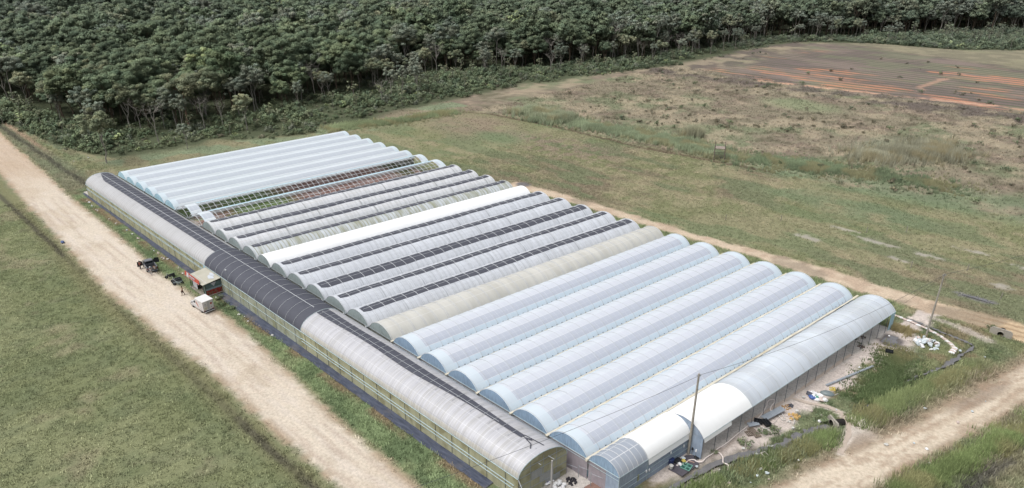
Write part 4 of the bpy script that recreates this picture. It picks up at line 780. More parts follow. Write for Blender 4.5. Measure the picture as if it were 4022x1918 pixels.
def tunnels():
    for i in range(2, 27):
        fn = tunnel_fn(i, rise=1.68 if i < 19 else 1.55); L = YE; xm = (XV[i]+XV[i-1])/2; org = (xm, 0, 0); grp = None
        if i <= 7: kind, fm = 'blue', F_BLUE; lab = 'pale blue film tunnel, %s tunnel counted from the part-white one at the near end' % ORD[i].replace('second', 'next') if i > 2 else 'pale blue film tunnel directly beside the part-white tunnel at the near end'
        elif i == 8: kind, fm = 'olive', F_OLIVE; lab = 'beige weathered film tunnel between blue tunnels and black-striped tunnels'
        elif i <= 13:
            kind, fm = 'strip', F_GREY
            lab = {9: 'grey film tunnel with black ridge strip, right next to the beige tunnel', 10: 'grey film tunnel with narrow black strip, second from the beige tunnel', 11: 'grey film tunnel with the widest black strip of all', 12: 'grey film tunnel with narrow black strip, two from the bright white tunnel', 13: 'grey film tunnel with broken black strip, near side of the bright white tunnel'}[i]
        elif i == 14: kind, fm = 'white', F_WHITE; lab = 'bright plain white tunnel in the middle of the row'
        elif i == 15: kind, fm = 'strip', F_STAIN; lab = 'green-stained film tunnel with black strip beyond the bright white tunnel'
        elif i <= 18: kind, fm = 'strip', F_GREY2; lab = {16: 'aged white tunnel with black strip, next to the green-stained one', 17: 'aged white tunnel with black strip, middle one before the bare frames', 18: 'aged white tunnel with thin black strip bordering the bare frames'}[i]
        elif i <= 20: kind, fm = 'bare', F_PSTRIP; lab = {19: 'uncovered tunnel frame with wide view of brown beds below', 20: 'uncovered tunnel frame directly beside the pale blue far tunnels'}[i]
        else: kind, fm = 'pale', F_PALE; lab = 'very pale blue-white tunnel, ' + {21: 'bordering the bare frames', 22: 'second from the bare frames', 23: 'third from the bare frames', 24: 'third from the far end of the row', 25: 'next to last before the forest', 26: 'last one at the far end beside the forest'}[i]
        t = thing('greenhouse_tunnel', lab, 'greenhouse', org, 0, 'film tunnels joined side by side')
        if kind != 'bare':
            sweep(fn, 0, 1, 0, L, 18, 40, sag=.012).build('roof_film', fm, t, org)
            gable(fn, .03, {'blue': N_BLUE, 'pale': N_TEAL}.get(kind, N_GREEN), t, org); gable(fn, L-.03, N_BLUE if kind == 'blue' else N_GREEN, t, org)
            wall(XV[i]+.1, XV[i-1]-.1, .05, 0, EH-.06, N_MAUVE if 2 <= i <= 7 else N_DARK, t, org); wall(XW[i]+.1, XW[i-1]-.1, L-.06, 0, EH-.06, N_BLUE if i <= 7 else N_DARK, t, org, 'rear_wall')
        rl = MB(); rl.tube([(XV[i]+.1, -.03, EH), (XV[i-1]-.1, -.03, EH)], .045, 5); 
        if kind == 'blue': rl.tube([(XV[i]+.1, -.03, EH-.35), (XV[i-1]-.1, -.03, EH-.35)], .03, 5)
        rl.build('front_rail', M_RAILB if kind in ('blue', 'pale') else M_TUBEG, t, org)
        # gutter on the left side of the tunnel
        a = Vector((XV[i], -.35, EH+.13)); b = Vector((XW[i], L+.3, EH+.13)); cream = i <= 7; m = MB(); w2 = .17 if cream else .1
        n = 24; vs = []
        for k in range(n+1):
            p = a.lerp(b, k/n); j = random.uniform(.55, 1.25) if cream and 0 < k < n else 1; vs += [(p.x-w2*j, p.y, p.z+random.uniform(-.02, .02)), (p.x+w2*j, p.y, p.z+random.uniform(-.02, .02))]
        m.add(vs, [(2*k, 2*k+1, 2*k+3, 2*k+2) for k in range(n)]); m.box((XV[i], -.2, EH), (.2, .3, .14)); m.build('gutter', M_CREAM if cream else M_TUBEG, t, org, False)
        if i <= 5:
            m = MB(); m.box((XW[i]+.02, L+.35, EH+.16), (.28, 1.5, .07), -.14); m.build('gutter_board', M_YBOARD, t, org, False)
        if 8 <= i <= 18:
            m = MB(); m.lathe([(.02, 0), (.1, .03), (.12, .1), (.08, .2), (.02, .22)], (XV[i], -.5, EH+.02), 8); m.tube([(XV[i]-.35, -.42, EH+.35), (XV[i]+.1, -.45, EH+.2)], .03, 4); m.build('gutter_cap', M_TUBEW, t, org)
        # hoops
        if kind in ('blue', 'olive', 'strip'):
            ls = np.arange(.1, L, 2.0); first = None
            for k, l in enumerate(ls):
                hoop_mb(fn, float(l), .03 if kind == 'blue' else .038, .055).build('hoop', M_TUBEW, t, org)
        if kind == 'strip':
            t0, t1 = {k_: (a_, b_+.035) for k_, (a_, b_) in {9: (.42, .63), 10: (.44, .59), 11: (.42, .69), 12: (.43, .585), 13: (.43, .60), 15: (.42, .58), 16: (.42, .60), 17: (.42, .63), 18: (.41, .56)}.items()}[i]
            def tp(l, t0=t0, t1=t1): e = min(1, (l-.6)/1.2+.7); q = .012*math.sin(l*.21+i)+.006*math.sin(l*.9); c_ = (t0+t1)/2; h_ = (t1-t0)/2*min(1, e); return c_-h_+q, c_+h_+q
            sweep(fn, t0, t1, .6, L-.6, 6, 60, off=.03, taper=tp).build('shade_strip', M_SHADE, t, org)
            m = MB(); m.tube([fn((t0+t1)/2+.005*math.sin(l), l, .05) for l in np.arange(.9, L-.8, 2)], .024, 4); m.tube([fn(t0+.012, l, .05) for l in np.arange(.9, L-.8, 3)], .02, 4); m.build('strip_cord', M_TUBEW, t, org)
        if kind == 'bare':
            for l in np.arange(.1, L, 1.25): hoop_mb(fn, float(l), .05, 0, n=12).build('hoop', M_TUBEW, t, org)
            for q in (0.0, .2, .36, .5, .64, .8, 1.0): MB().tube([fn(q, l, -.05) for l in np.linspace(0, L, 20)], .04, 4).build('purlin', M_TUBEW, t, org)
            for k in range(8):
                l = 1+k*7.3; MB().tube([fn(.98, l, -.08), fn(.75, l+1.6, -.5), fn(.5, l+3.6, -1.0)], .022, 4).tube([fn(.98, l+3.6, -.08), fn(.7, l+1.8, -.4), fn(.5, l+.2, -.9)], .022, 4).build('brace_wire', M_TUBEW, t, org)
            sweep(fn, .24, .50, 3.4, L-2, 6, 40, off=.04, sag=.015).build('film_strip', F_PSTRIP, t, org)
            sweep(fn, 0, 1, L-2.0, L+.05, 16, 3, off=.06).build('end_film', F_PALE, t, org)
            sweep(fn, .42, 1.0, .9, 3.2, 12, 4, off=.08, sag=.03).build('film_flap', F_PALE, t, org)
            for k in range(13):
                l = 1+k*4.8; MB().tube([(XV[i-1]+(XW[i-1]-XV[i-1])*l/L, l, 0), (XV[i-1]+(XW[i-1]-XV[i-1])*l/L, l, EH)], .03, 5).build('post', M_TUBEG, t, org)
tunnels()

def end_tunnel():
    org = (-3, 0, 0); t = thing('greenhouse_tunnel', 'nearest tunnel with white front sections, open side posts and a pole beside it', 'greenhouse', org, 0, 'film tunnels joined side by side')
    f1 = tunnel_fn(1, -5.95, -1.5, 1.5, .12); f2 = tunnel_fn(1, -5.95, .3, 1.72, .12)
    sweep(f1, 0, 1, 0, 4.7, 16, 6, sag=.01).build('roof_film', F_T1A, t, org)
    sweep(f1, 0, 1, 4.68, 12.1, 16, 8, off=.05, sag=.008).build('white_sheet', F_WHITE, t, org)
    sweep(f2, 0, 1, 12.1, 21.8, 18, 10, off=.04, sag=.008).build('white_sheet', F_WHITE, t, org)
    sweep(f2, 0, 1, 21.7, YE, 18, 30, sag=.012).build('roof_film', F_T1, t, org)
    gable(f1, .02, N_BLUE, t, org); gable(f2, 12.12, N_WALL, t, org); gable(f2, YE-.02, N_BLUE, t, org)
    for l in (0.05, 1.5, 3.0, 4.6): hoop_mb(f1, l, .04, .04).build('hoop', M_TUBEW, t, org)
    for l in np.arange(22, YE, 2.0): hoop_mb(f2, float(l), .03, .04).build('hoop', M_TUBEW, t, org)
    e1 = lambda y: -1.62+.138*y; e2 = lambda y: .18+.138*y
    wall(-5.85, -3.4, .04, 0, 2.95, N_MAUVE, t, org); wall(-3.4, -1.62, 0, 0, 2.95, N_WALL, t, org)
    # wall along the right side
    def side(y0, y1, z0, z1, e, mat, name, out=0.):
        m = MB(); n = 10; vs = [(e(y0+(y1-y0)*k/n)+out*(1-(z-z0)/(z1-z0)), y0+(y1-y0)*k/n, z) for z in (z0, z1) for k in range(n+1)]; m.add(vs, [(k, k+1, n+2+k, n+1+k) for k in range(n)]); m.build(name, mat, t, org, False)
    side(0, 12.1, 0, 2.98, e1, N_WALL, 'side_wall'); side(4.7, 12, 2.25, 3.02, e1, F_WHITE, 'side_flap', .16); side(12.2, 17.5, 2.45, 3.05, e2, F_WHITE, 'side_flap', .14)
    m = MB(); m.add([(e1(12.1), 12.1, 0), (e2(12.1), 12.1, 0), (e2(12.1), 12.1, 2.98), (e1(12.1), 12.1, 2.98)], [(0, 1, 2, 3)]); m.build('step_wall', N_WALL, t, org, False)
    side(YE-1.5, YE, 0, 2.98, e2, N_TEAL, 'side_wall')
    for y in [0, 4.7, 12.1]: MB().tube([(e1(y), y, 0), (e1(y), y, 3)], .04, 5).build('post', M_RAILB, t, org)
    for y in [12.1]+list(np.arange(14.6, YE, 2.55)): MB().tube([(e2(y), y, 0), (e2(y), y, 3)], .035, 5).build('post', M_TUBED, t, org)
    MB().tube([(e1(0), 0, 3), (e1(12.1), 12.1, 3)], .05, 5).tube([(e1(0)+.02, 0, 1.5), (e1(12.1)+.02, 12.1, 1.5)], .035, 5).tube([(e1(0)+.02, 0, .7), (e1(12.1)+.02, 12.1, .7)], .03, 5).tube([(-5.9, -.04, 3), (e1(0), -.04, 3)], .05, 5).tube([(-5.9, -.04, 2.5), (e1(0), -.04, 2.5)], .03, 5).build('wall_rail', M_RAILB, t, org)
    MB().tube([(e2(12.1), 12.1, 3.02), (e2(YE), YE, 3.02)], .05, 5).build('eave_rail', M_RAILB, t, org)
    m = MB(); n = 30; vs = []
    for k in range(n+1): y = -.3+(YE+.8)*k/n; vs += [(-5.95+.135*y-.17*random.uniform(.6, 1.2), y, EH+.15), (-5.95+.135*y+.17*random.uniform(.6, 1.2), y, EH+.15)]
    m.add(vs, [(2*k, 2*k+1, 2*k+3, 2*k+2) for k in range(n)]); m.box((-5.95, -.2, EH), (.24, .4, .16)); m.build('gutter', M_CREAM, t, org, False)
    MB().box((2.2, YE+.4, EH+.16), (.28, 1.5, .07), -.14).build('gutter_board', M_YBOARD, t, org, False)
    MB().box((e1(3)+.05, 3.2, 1.2), (.05, .3, .9)).build('wall_panel', plain('faded_yellow_film', ph(170, 172, 140)), t, org)
    for (y, z) in ((4.4, 1.5), (4.9, 1.4), (8.6, 1.9), (11, 1.6)): MB().lathe([(.02, -.2), (.1, -.12), (.11, .1), (.05, .22), (.01, .24)], (e1(y)+.12, y, z), 7).build('hanging_bag', M_TUBEW, t, org)
end_tunnel()

def long_house():
    org = (-80, -4.35, 0); t = thing('long_greenhouse', 'long front greenhouse with ribbed film, black net middle and ridge strips', 'greenhouse', org)
    X0, X1 = -152.5, -8.9
    def fn(q, l, off=0.):           # l counts from the far end towards the near end
        y, z = elli(6.9, 2.05, q, off); x = X0+l; sk = .17*(y+.0)*max(0, (l-130)/13.6) if l > 130 else 0; return (x+sk, -4.35+y, EH+z)
    LA, LB, LT = X0*-1-87.5, -X0-54.6, X1-X0
    sweep(fn, 0, 1, 0, LA+.15, 20, 60, sag=.01).build('roof_film', F_FRONT2, t, org)
    sweep(fn, 0, 1, LA, LB, 20, 30, off=.04, sag=.01).build('net_roof', M_SHADE, t, org)
    sweep(fn, 0, 1, LB-.1, LT, 20, 60, sag=.012).build('roof_film', F_FRONT, t, org)
    def tp1(l): e = min(1, .25+l/9.); return .56-.17*e, .60+.09*min(1, e*2)
    sweep(fn, 0, 0, .5, LA, 8, 60, off=.06, taper=tp1).build('shade_strip', M_SHADE, t, org)
    def tp2(l): q = (LT-l)/(LT-LB); e = min(1, (LT-3.2-l)/22+.12); return .515-.055*e+.012*math.sin(l*.3), .545+.075*e+.008*math.sin(l*.4)
    sweep(fn, 0, 0, LB+.2, LT-3.4, 6, 50, off=.06, taper=tp2).build('shade_strip', M_SHADE, t, org)
    m = MB(); m.tube([fn(.53, LT-3.5, .07), fn(.49, LT-1.8, .08), fn(.44, LT-1.3, .1)], .06, 5).tube([fn(.55, LT-3.5, .07), fn(.57, LT-.8, .1)], .05, 5).tube([fn(.52, LT-3.0, .07), fn(.54, LT-2.2, .12)], .08, 5); m.build('frayed_end', M_SHADE, t, org)
    for l in np.arange(LA+2, LB, 2.4): hoop_mb(fn, float(l), .024, .075, .0, 1., 16).build('cord', M_TUBEW, t, org)
    for l in list(np.arange(1, LA, 2.0)): hoop_mb(fn, float(l), .022, .085, .38, .7, 8).build('cord', M_TUBEW, t, org)
    for l in list(np.arange(LB+1, LT-3, 1.6)): hoop_mb(fn, float(l), .022, .085, .42, .64, 6).build('cord', M_TUBEW, t, org)
    MB().tube([fn(.5, l, .1) for l in np.arange(.5, LB+.5, 2.)], .04, 4).build('ridge_cord', M_TUBEW, t, org)
    MB().tube([fn(.52, l, .08) for l in np.arange(LB+.5, LT-6, 2.)], .02, 4).build('ridge_cord', M_TUBEW, t, org)
    for l in (0.03, LA, LB, LT): hoop_mb(fn, l, .05, .02).build('hoop', M_RAILB, t, org)
    # side walls
    yf = -7.82
    def sidew(x0, x1, z0, z1, y, mat, name):
        m = MB(); n = max(1, int((x1-x0)/1.5)); vs = [(x0+(x1-x0)*k/n, y+random.uniform(-.03, .03), z) for z in (z0, z1) for k in range(n+1)]; m.add(vs, [(k, k+1, n+2+k, n+1+k) for k in range(n)]); m.build(name, mat, t, org, False)
    sidew(X0, -88.2, 0, 2.97, yf, N_OLIVE, 'side_wall'); sidew(-87.4, -54.6, 0, 2.97, yf, N_OLIVE2, 'side_wall'); sidew(-54.6, -9.5, 0, 2.97, yf, N_OLIVE, 'side_wall'); sidew(X0, X1+.6, 0, 2.97, -.86, N_MAUVE, 'rear_wall')
    sidew(-88.2, -87.4, 0, 2.97, yf-.01, N_TEAL, 'side_wall')
    for z, r_, x0, x1 in ((2.99, .06, X0, X1), (2.05, .05, X0, -88), (1.8, .05, X0, -88), (1.75, .06, -54.6, -9.5), (1.25, .06, -54.6, -9.5), (1.6, .04, -87, -54.6)):
        MB().tube([(x0, yf-.06, z), (x1-(.6 if x1 > -20 else 0), yf-.06, z)], r_, 5).build('side_rail', M_RAILB, t, org)
    for x in np.arange(X0+.05, -9, 3.0): MB().tube([(x, yf-.04, 0), (x, yf-.04, 3)], .03, 4).build('post', M_TUBED if x > -54 else M_TUBEG, t, org)
    # gable ends
    for l, nm in ((LT, 'gable_wall'), (0.02, 'gable_wall')):
        m = MB(); pts = [fn(k/18, l, -.02) for k in range(19)]; a = pts[0]; b = pts[-1]; m.add([(a[0], a[1], 0)]+pts+[(b[0], b[1], 0)], [tuple(range(21))]); m.build(nm, N_OLIVE if l > 1 else N_OLIVE2, t, org, False)
    gx_ = lambda y: X1+.17*(y+4.35)+.03
    m = MB()
    for z in (.9, 1.9, 3.0, 4.0): hw = 3.4 if z <= 3 else 3.45*math.sqrt(max(0, 1-((z-3)/2.05)**2)); m.tube([(gx_(-4.35-hw), -4.35-hw, z), (gx_(-4.35+hw), -4.35+hw, z)], .03, 4)
    for y in (-6.2, -4.35, -2.5): m.tube([(gx_(y), y, 0), (gx_(y), y, 4.6)], .03, 4)
    m.build('gable_frame', M_TUBEG, t, org)
    for (y, z, a, b) in ((-5.3, 2.45, .8, .5), (-3.9, 1.4, 1.0, .45), (-3.0, .5, 1.1, .4)):
        m = MB(); m.add([(gx_(y-a)+.02, y-a, z-b), (gx_(y+a)+.02, y+a, z-b), (gx_(y+a)+.02, y+a, z+b), (gx_(y-a)+.02, y-a, z+b)], [(0, 1, 2, 3)]); m.build('net_patch', N_PATCH, t, org, False)
    MB().tube([(X1-1, -4.6, 5.15), (X1+.6, -3.2, 3.6)], .05, 5).build('gable_rod', M_TUBEW, t, org); MB().tube([(X1-1.4, -5.8, 4.9), (X1+.1, -4.9, 3.6)], .05, 5).build('gable_rod', M_TUBEW, t, org)
    MB().tube([(X1-.5, -7.9, 3), (X1-.0, -7.9, 2.2)], .05, 5).build('gable_rod', M_TUBEW, t, org)
    # ground sheet in front
    m = MB(); n = 150; vs = []
    for k in range(n+1):
        x = -155.4+(142)*k/n; yo = np.interp(x, [-155, -136, -105, -95, -66, -52, -26, -13], [-8.4, -8.5, -8.9, -9.0, -9.6, -9.1, -9.3, -9.2])+random.uniform(-.07, .07)
        for q in range(4): vs.append((x, yo+(-7.84-yo)*q/3, .06+random.uniform(0, .05)))
    m.add(vs, [(4*k+q, 4*k+4+q, 4*k+5+q, 4*k+1+q) for k in range(n) for q in range(3) if not (-86.9 < -155.4+142*k/n < -81.5)])
    tag(m.build('ground_sheet', M_SHEET), 'long black ground fabric laid along the foot of the front greenhouse', 'ground sheet')
long_house()

# ------------------------------------------------------------------ poles, wires
def pole(name, x, y, h, r, label, mat, lean=(0, 0), arm=True):
    t = thing(name, label, 'pole', (x, y, 0)); MB().tube([(0, 0, -.2), (lean[0]*.5, lean[1]*.5, h*.5), (lean[0], lean[1], h)], [r, r*.86, r*.68], 8).build('shaft', mat, t)
    if arm: MB().box((lean[0], lean[1], h-.25), (.5, .08, .08), .5).lathe([(.03, 0), (.06, .04), (.03, .12)], (lean[0]+.18, lean[1]+.1, h-.2), 6).build('bracket', M_TUBEG, t)
    return t
M_CONC = plain('weathered_concrete', ph(186, 179, 168), .9, .15, 1.5, dirt=(ph(120, 112, 100), .6)); M_WIRE = plain('black_cable', ph(70, 76, 82), .6, .05)
pole('utility_pole', .26, 11.9, 11.6, .17, 'tall weathered pole standing at the step of the nearest tunnel', M_CONC, (.02, .05))
pole('utility_pole', 13.2, 61.5, 10.9, .15, 'tall pole rising from the white rubbish sacks beyond the last tunnel', M_CONC, (.1, .15))
pole('utility_pole', -7.6, -4.4, 4.6, .13, 'short pale concrete post in front of the long greenhouse gable', plain('pale_concrete', ph(196, 192, 190), .9, .1), (0, 0), False)
def wire(pts_a, b, sag, label, r=.026):
    a = Vector(pts_a); b = Vector(b); m = MB(); m.tube([a.lerp(b, k/24)-Vector((0, 0, 4*sag*(k/24)*(1-k/24))) for k in range(25)], r, 4); tag(m.build('cable', M_WIRE), label, 'cable')
wire((.28, 11.95, 11.4), (13.3, 61.65, 10.7), 1.5, 'black cable sagging between the two tall poles')
wire((.28, 11.95, 11.3), (-16, -30, 8.4), .9, 'black cable running from the near pole over the long greenhouse gable')
wire((13.3, 61.65, 10.8), (30, 108, 10.5), 1., 'thin cable leaving the far pole towards the field')
wire((13.2, 61.6, 10.3), (8.1, 60.3, 3.1), .1, 'thin stay wire from far pole to tunnel corner', .012)

# ------------------------------------------------------------------ watchtower
def tower():
    t = thing('watchtower', 'old open wooden watchtower with one platform in the green scrub', 'tower', (-57, 125.6, 0), R(28)); M = plain('grey_old_wood', ph(140, 130, 118), .95, .25, 1.5); s = 1.35
    for (a, b, h) in ((-1, -1, 4.3), (1, -1, 4.2), (1, 1, 4.6), (-1, 1, 4.4)): MB().tube([(a*s*1.08, b*s*1.08, -.1), (a*s, b*s, h)], .13, 6).build('leg', M, t)
    m = MB()
    for k in range(9): m.box((-1.3+k*.325, 0, 3.2+random.uniform(-.02, .02)), (.28, 2.75, .06))
    m.build('platform', plain('pinkish_boards', ph(176, 160, 152), .9, .2, 1.5), t)
    for z, rr in ((3.08, .07), (1.35, .07)):
        for (a, b) in (((-s, -s), (s, -s)), ((s, -s), (s, s)), ((s, s), (-s, s)), ((-s, s), (-s, -s))): MB().tube([(a[0], a[1], z), (b[0], b[1], z+random.uniform(-.1, .1))], rr, 5).build('beam', M, t)
    MB().tube([(-s, s, 4.2), (-s, s, 5.3)], .04, 5).build('upright', M, t); MB().tube([(s, s, 4.3), (-s*.2, s*1.05, 4.9)], .04, 5).build('handrail', M, t); MB().tube([(s, -s, 4.3), (s, s, 4.95)], .04, 5).build('handrail', M, t)
    MB().box((.2, 0, .28), (2.1, 1.2, .1), .3, tilt=(.1, .1)).build('fallen_board', plain('dark_wood', ph(84, 84, 84)), t)
tower()
for k in range(7):
    x, y = random.choice([(-24, 92), (-8, 98), (4, 86), (12, 92), (16, 84), (-30, 84), (-2, 90)]) if False else [(-24, 92), (-8, 98), (4, 86), (12, 92), (19, 83), (-33, 84), (-2, 104)][k]
    tag(MB().tube([(x, y, 0), (x+.1, y, 1.5)], .07, 5).build('stake', M_CONC), 'weathered wooden stake standing in the open field', 'stake', 'wooden stakes standing in the field')

# ------------------------------------------------------------------ kiosk
def kiosk():
    t = thing('kiosk', 'small roadside kiosk with flat beige roof and red sign board', 'kiosk', (-84.1, -9.2, 0)); o = (-84.1, -9.2, 0); D = plain('dark_green_steel', ph(48, 62, 60), .5, .1)
    x0, x1, y0, y1 = -86.9, -81.4, -10.7, -7.75
    MB().box(((x0+x1)/2, (y0+y1)/2, .06), (x1-x0+.6, y1-y0+.9, .12)).build('floor', plain('kiosk_floor', ph(176, 164, 158)), t, o)
    rf = MB(); rf.add([(x0-.25, y0-.45, 2.42), (x1+.25, y0-.45, 2.42), (x1+.25, y1+.1, 2.78), (x0-.25, y1+.1, 2.78), (x0-.25, y0-.45, 2.36), (x1+.25, y0-.45, 2.36), (x1+.25, y1+.1, 2.72), (x0-.25, y1+.1, 2.72)], [(0, 1, 2, 3), (7, 6, 5, 4), (0, 4, 5, 1), (1, 5, 6, 2), (2, 6, 7, 3), (3, 7, 4, 0)])
    rfo = rf.build('roof', plain('beige_roof_sheet', ph(206, 202, 186), .6, .08, .8, dirt=(ph(184, 182, 158), .5)), t, o, False)
    for (cx, cy, rx, ry) in ((-82.9, -8.9, .9, .45), (-83.6, -8.35, .8, .3)):
        m = MB(); m.sheet([(cx+rx*math.cos(a)*(1+.15*math.sin(3*a)), cy+ry*math.sin(a)*(1+.2*math.sin(4*a)), 2.435+(cy+ry*math.sin(a)*(1+.2*math.sin(4*a))-y0+.45)*.1075+.012) for a in [k*math.pi/10 for k in range(20)]]); m.build('rain_puddle', plain('light_water_patch', ph(226, 232, 240), .2, .03), rfo, o)
    MB().box((-84.1, y0+.35, 2.5), (x1-x0, .05, .03)).build('roof_seam', M_TUBEW, rfo, o)
    for (x, y) in ((x0, y0), (x1, y0), (x1, y1), (x0, y1)): MB().box((x, y, 1.2), (.08, .08, 2.4)).build('post', D, t, o)
    for x in (x0-.15, x1-.05):           # lattice posts at the front
        m = MB()
        for dx in (0, .3): m.box((x+dx, y0-.3, 1.15), (.04, .04, 2.3))
        for k in range(8): m.tube([(x+(.3 if k % 2 else 0), y0-.3, .1+k*.28), (x+(0 if k % 2 else .3), y0-.3, .1+(k+1)*.28)], .02, 4)
        m.build('lattice_post', D, t, o)
    G = plain('kiosk_glass', ph(120, 142, 142), .2, .25, 1.2, dirt=(ph(84, 104, 92), .8)); Wp = plain('white_panel', ph(224, 222, 228), .6, .05)
    m = MB(); m.box((-85.7, y0+.02, 1.75), (1.9, .04, .9)); m.build('front_window', G, t, o); MB().box((-85.75, y0, .75), (1.8, .05, 1.15)).build('front_panel', Wp, t, o)
    MB().box((-82.0, y0+.02, 1.2), (.9, .04, 2.1)).build('front_window', G, t, o)
    MB().box((-84, y1-.3, 1.2), (5, .06, 2.3)).build('back_wall', plain('kiosk_back', ph(110, 104, 96)), t, o); MB().box((-84, -8.9, .55), (2.4, .7, .95)).build('counter', plain('counter_wood', ph(150, 130, 110)), t, o)
    MB().box((x0, -9.2, 1.25), (.04, 2.9, 2.3)).build('side_wall', G, t, o)
    MB().box((x1+.01, -9.2, 1.8), (.04, 2.85, 1.0)).build('side_window', G, t, o); MB().box((x1+.02, -9.2, 1.2), (.04, 2.85, .35)).build('side_panel', plain('pale_blue_panel', ph(170, 190, 202), .5, .15, 2), t, o)
    m = MB(); m.add([(x1+.05, -9.7, 2.3), (x1+.05, -8.7, 2.3), (x1+.05, -9.2, 1.55)], [(0, 1, 2)]); m.build('pennant', Wp, t, o)
    def berry():
        tt = NT('strawberry_print_banner'); g = tt.n('ShaderNodeNewGeometry').outputs['Position']; v = tt.n('ShaderNodeTexVoronoi'); tt.put(v, 'Vector', g); tt.put(v, 'Scale', 3.2); n = tt.noise(7, 3, g)
        c = tt.ramp(v.outputs['Distance'], [(0, ph(206, 70, 62)), (.35, ph(176, 50, 48)), (.5, ph(150, 66, 58)), (.7, ph(150, 130, 110))]); c = tt.mix(tt.maprange(n, .5, .62), c, ph(216, 96, 84)); return tt.fin(tt.pbsdf(c, .5))
    MB().box((x1+.03, -9.2, .55), (.05, 2.95, 1.0)).build('red_banner', berry(), t, o)
    # sign board along the front edge, tilted up
    sg = thing_part = MB(); y = y0-.62; X0, X1_ = -88.0, -82.2
    Rd = plain('red_sign_paint', ph(206, 84, 66), .5, .06)
    sg.add([(X0, y, 2.25), (X1_, y, 2.25), (X1_, y+.1, 3.0), (X0, y+.1, 3.0), (X0, y+.06, 2.25), (X1_, y+.06, 2.25), (X1_, y+.16, 3.0), (X0, y+.16, 3.0)], [(0, 1, 2, 3), (5, 4, 7, 6), (3, 2, 6, 7), (1, 5, 6, 2), (4, 0, 3, 7)]); so_ = sg.build('sign_board', Rd, t, o, False)
    def on(u, v, e=.012): return (X0+(X1_-X0)*u, y+.1*v-e, 2.25+.75*v)
    m = MB(); m.add([on(.13, 0), on(.27, 0), on(.27, 1), on(.13, 1)], [(0, 1, 2, 3)]); m.build('white_block', Wp, so_, o, False)
    m = MB(); rr = random.Random(5)
    for k, u in enumerate([.33, .38, .425, .47, .53, .575, .62, .66, .70]):
        p = [on(u+.018*math.cos(a)*(1.1 if k % 2 else .8), .5+.28*math.sin(a), .03) for a in [rr.uniform(-.6, .2)+q*.75 for q in range(7)]]; m.tube(p, .035, 4)
    m.build('sign_lettering', Wp, so_, o)
    MB().box((-85.1, y+.02, 2.22), (5.8, .05, .06)).build('sign_frame', M_TUBEW, so_, o)
kiosk()
def lamp():
    t = thing('lamp_post', 'thin lamp post with white round head beside the kiosk', 'lamp post', (-77.6, -8.15, 0)); MB().tube([(0, 0, 0), (0, 0, 5.5)], [.05, .035], 6).build('pole', M_TUBEG, t); MB().lathe([(.04, 0), (.15, .06), (.17, .14), (.12, .22), (.02, .25)], (0, 0, 5.45), 10).build('lamp_head', M_TUBEW, t); MB().tube([(0, 0, 5.6), (-.05, .05, 5.95)], .015, 4).build('aerial', M_TUBED, t)
lamp()

# ------------------------------------------------------------------ vehicles (built heading +x, origin on the ground)
M_TYRE = plain('rubber', ph(44, 44, 46), .9, .1); M_RIM = plain('steel_rim', ph(176, 176, 180), .4, .1, 5, .5); M_GLASS = plain('dark_glass', ph(44, 54, 60), .08, .1, 1, 0, .7); M_BLACK = plain('black_plastic', ph(46, 48, 52), .5, .1)
def paint(name, c): return plain(name, c, .28, .04, 1., .1, .6)
def wheel(t, x, y, r, w_=.22):
    W = MB(); W.lathe([(r*.6, -w_/2), (r*.94, -w_/2), (r, -w_*.3), (r, w_*.3), (r*.94, w_/2), (r*.6, w_/2)], (0, 0, 0), 18, 'Y'); o = W.build('wheel', M_TYRE, t, loc=(x, y, r)); MB().lathe([(r*.1, -w_*.55), (r*.55, -w_*.5), (r*.62, -w_*.3), (r*.62, w_*.3), (r*.55, w_*.5), (r*.1, w_*.55)], (0, 0, 0), 12, 'Y').build('rim', M_RIM, o); return o
def loft(m, secs):
    """secs: list of (x, [(y, z)...]) rings of equal length"""
    n = len(secs[0][1]); vs = [(x, y, z) for x, r in secs for y, z in r]
    fs = [(i*n+k, i*n+(k+1) % n, (i+1)*n+(k+1) % n, (i+1)*n+k) for i in range(len(secs)-1) for k in range(n)]; fs += [tuple(range(n-1, -1, -1)), tuple((len(secs)-1)*n+k for k in range(n))]; return m.add(vs, fs)
def ring(w1, w2, z0, zm, z1): return [(-w1*.95, z0), (w1*.95, z0), (w1, z0+(zm-z0)*.4), (w1*.98, zm), (w2, z1), (-w2, z1), (-w1*.98, zm), (-w1, z0+(zm-z0)*.4)]
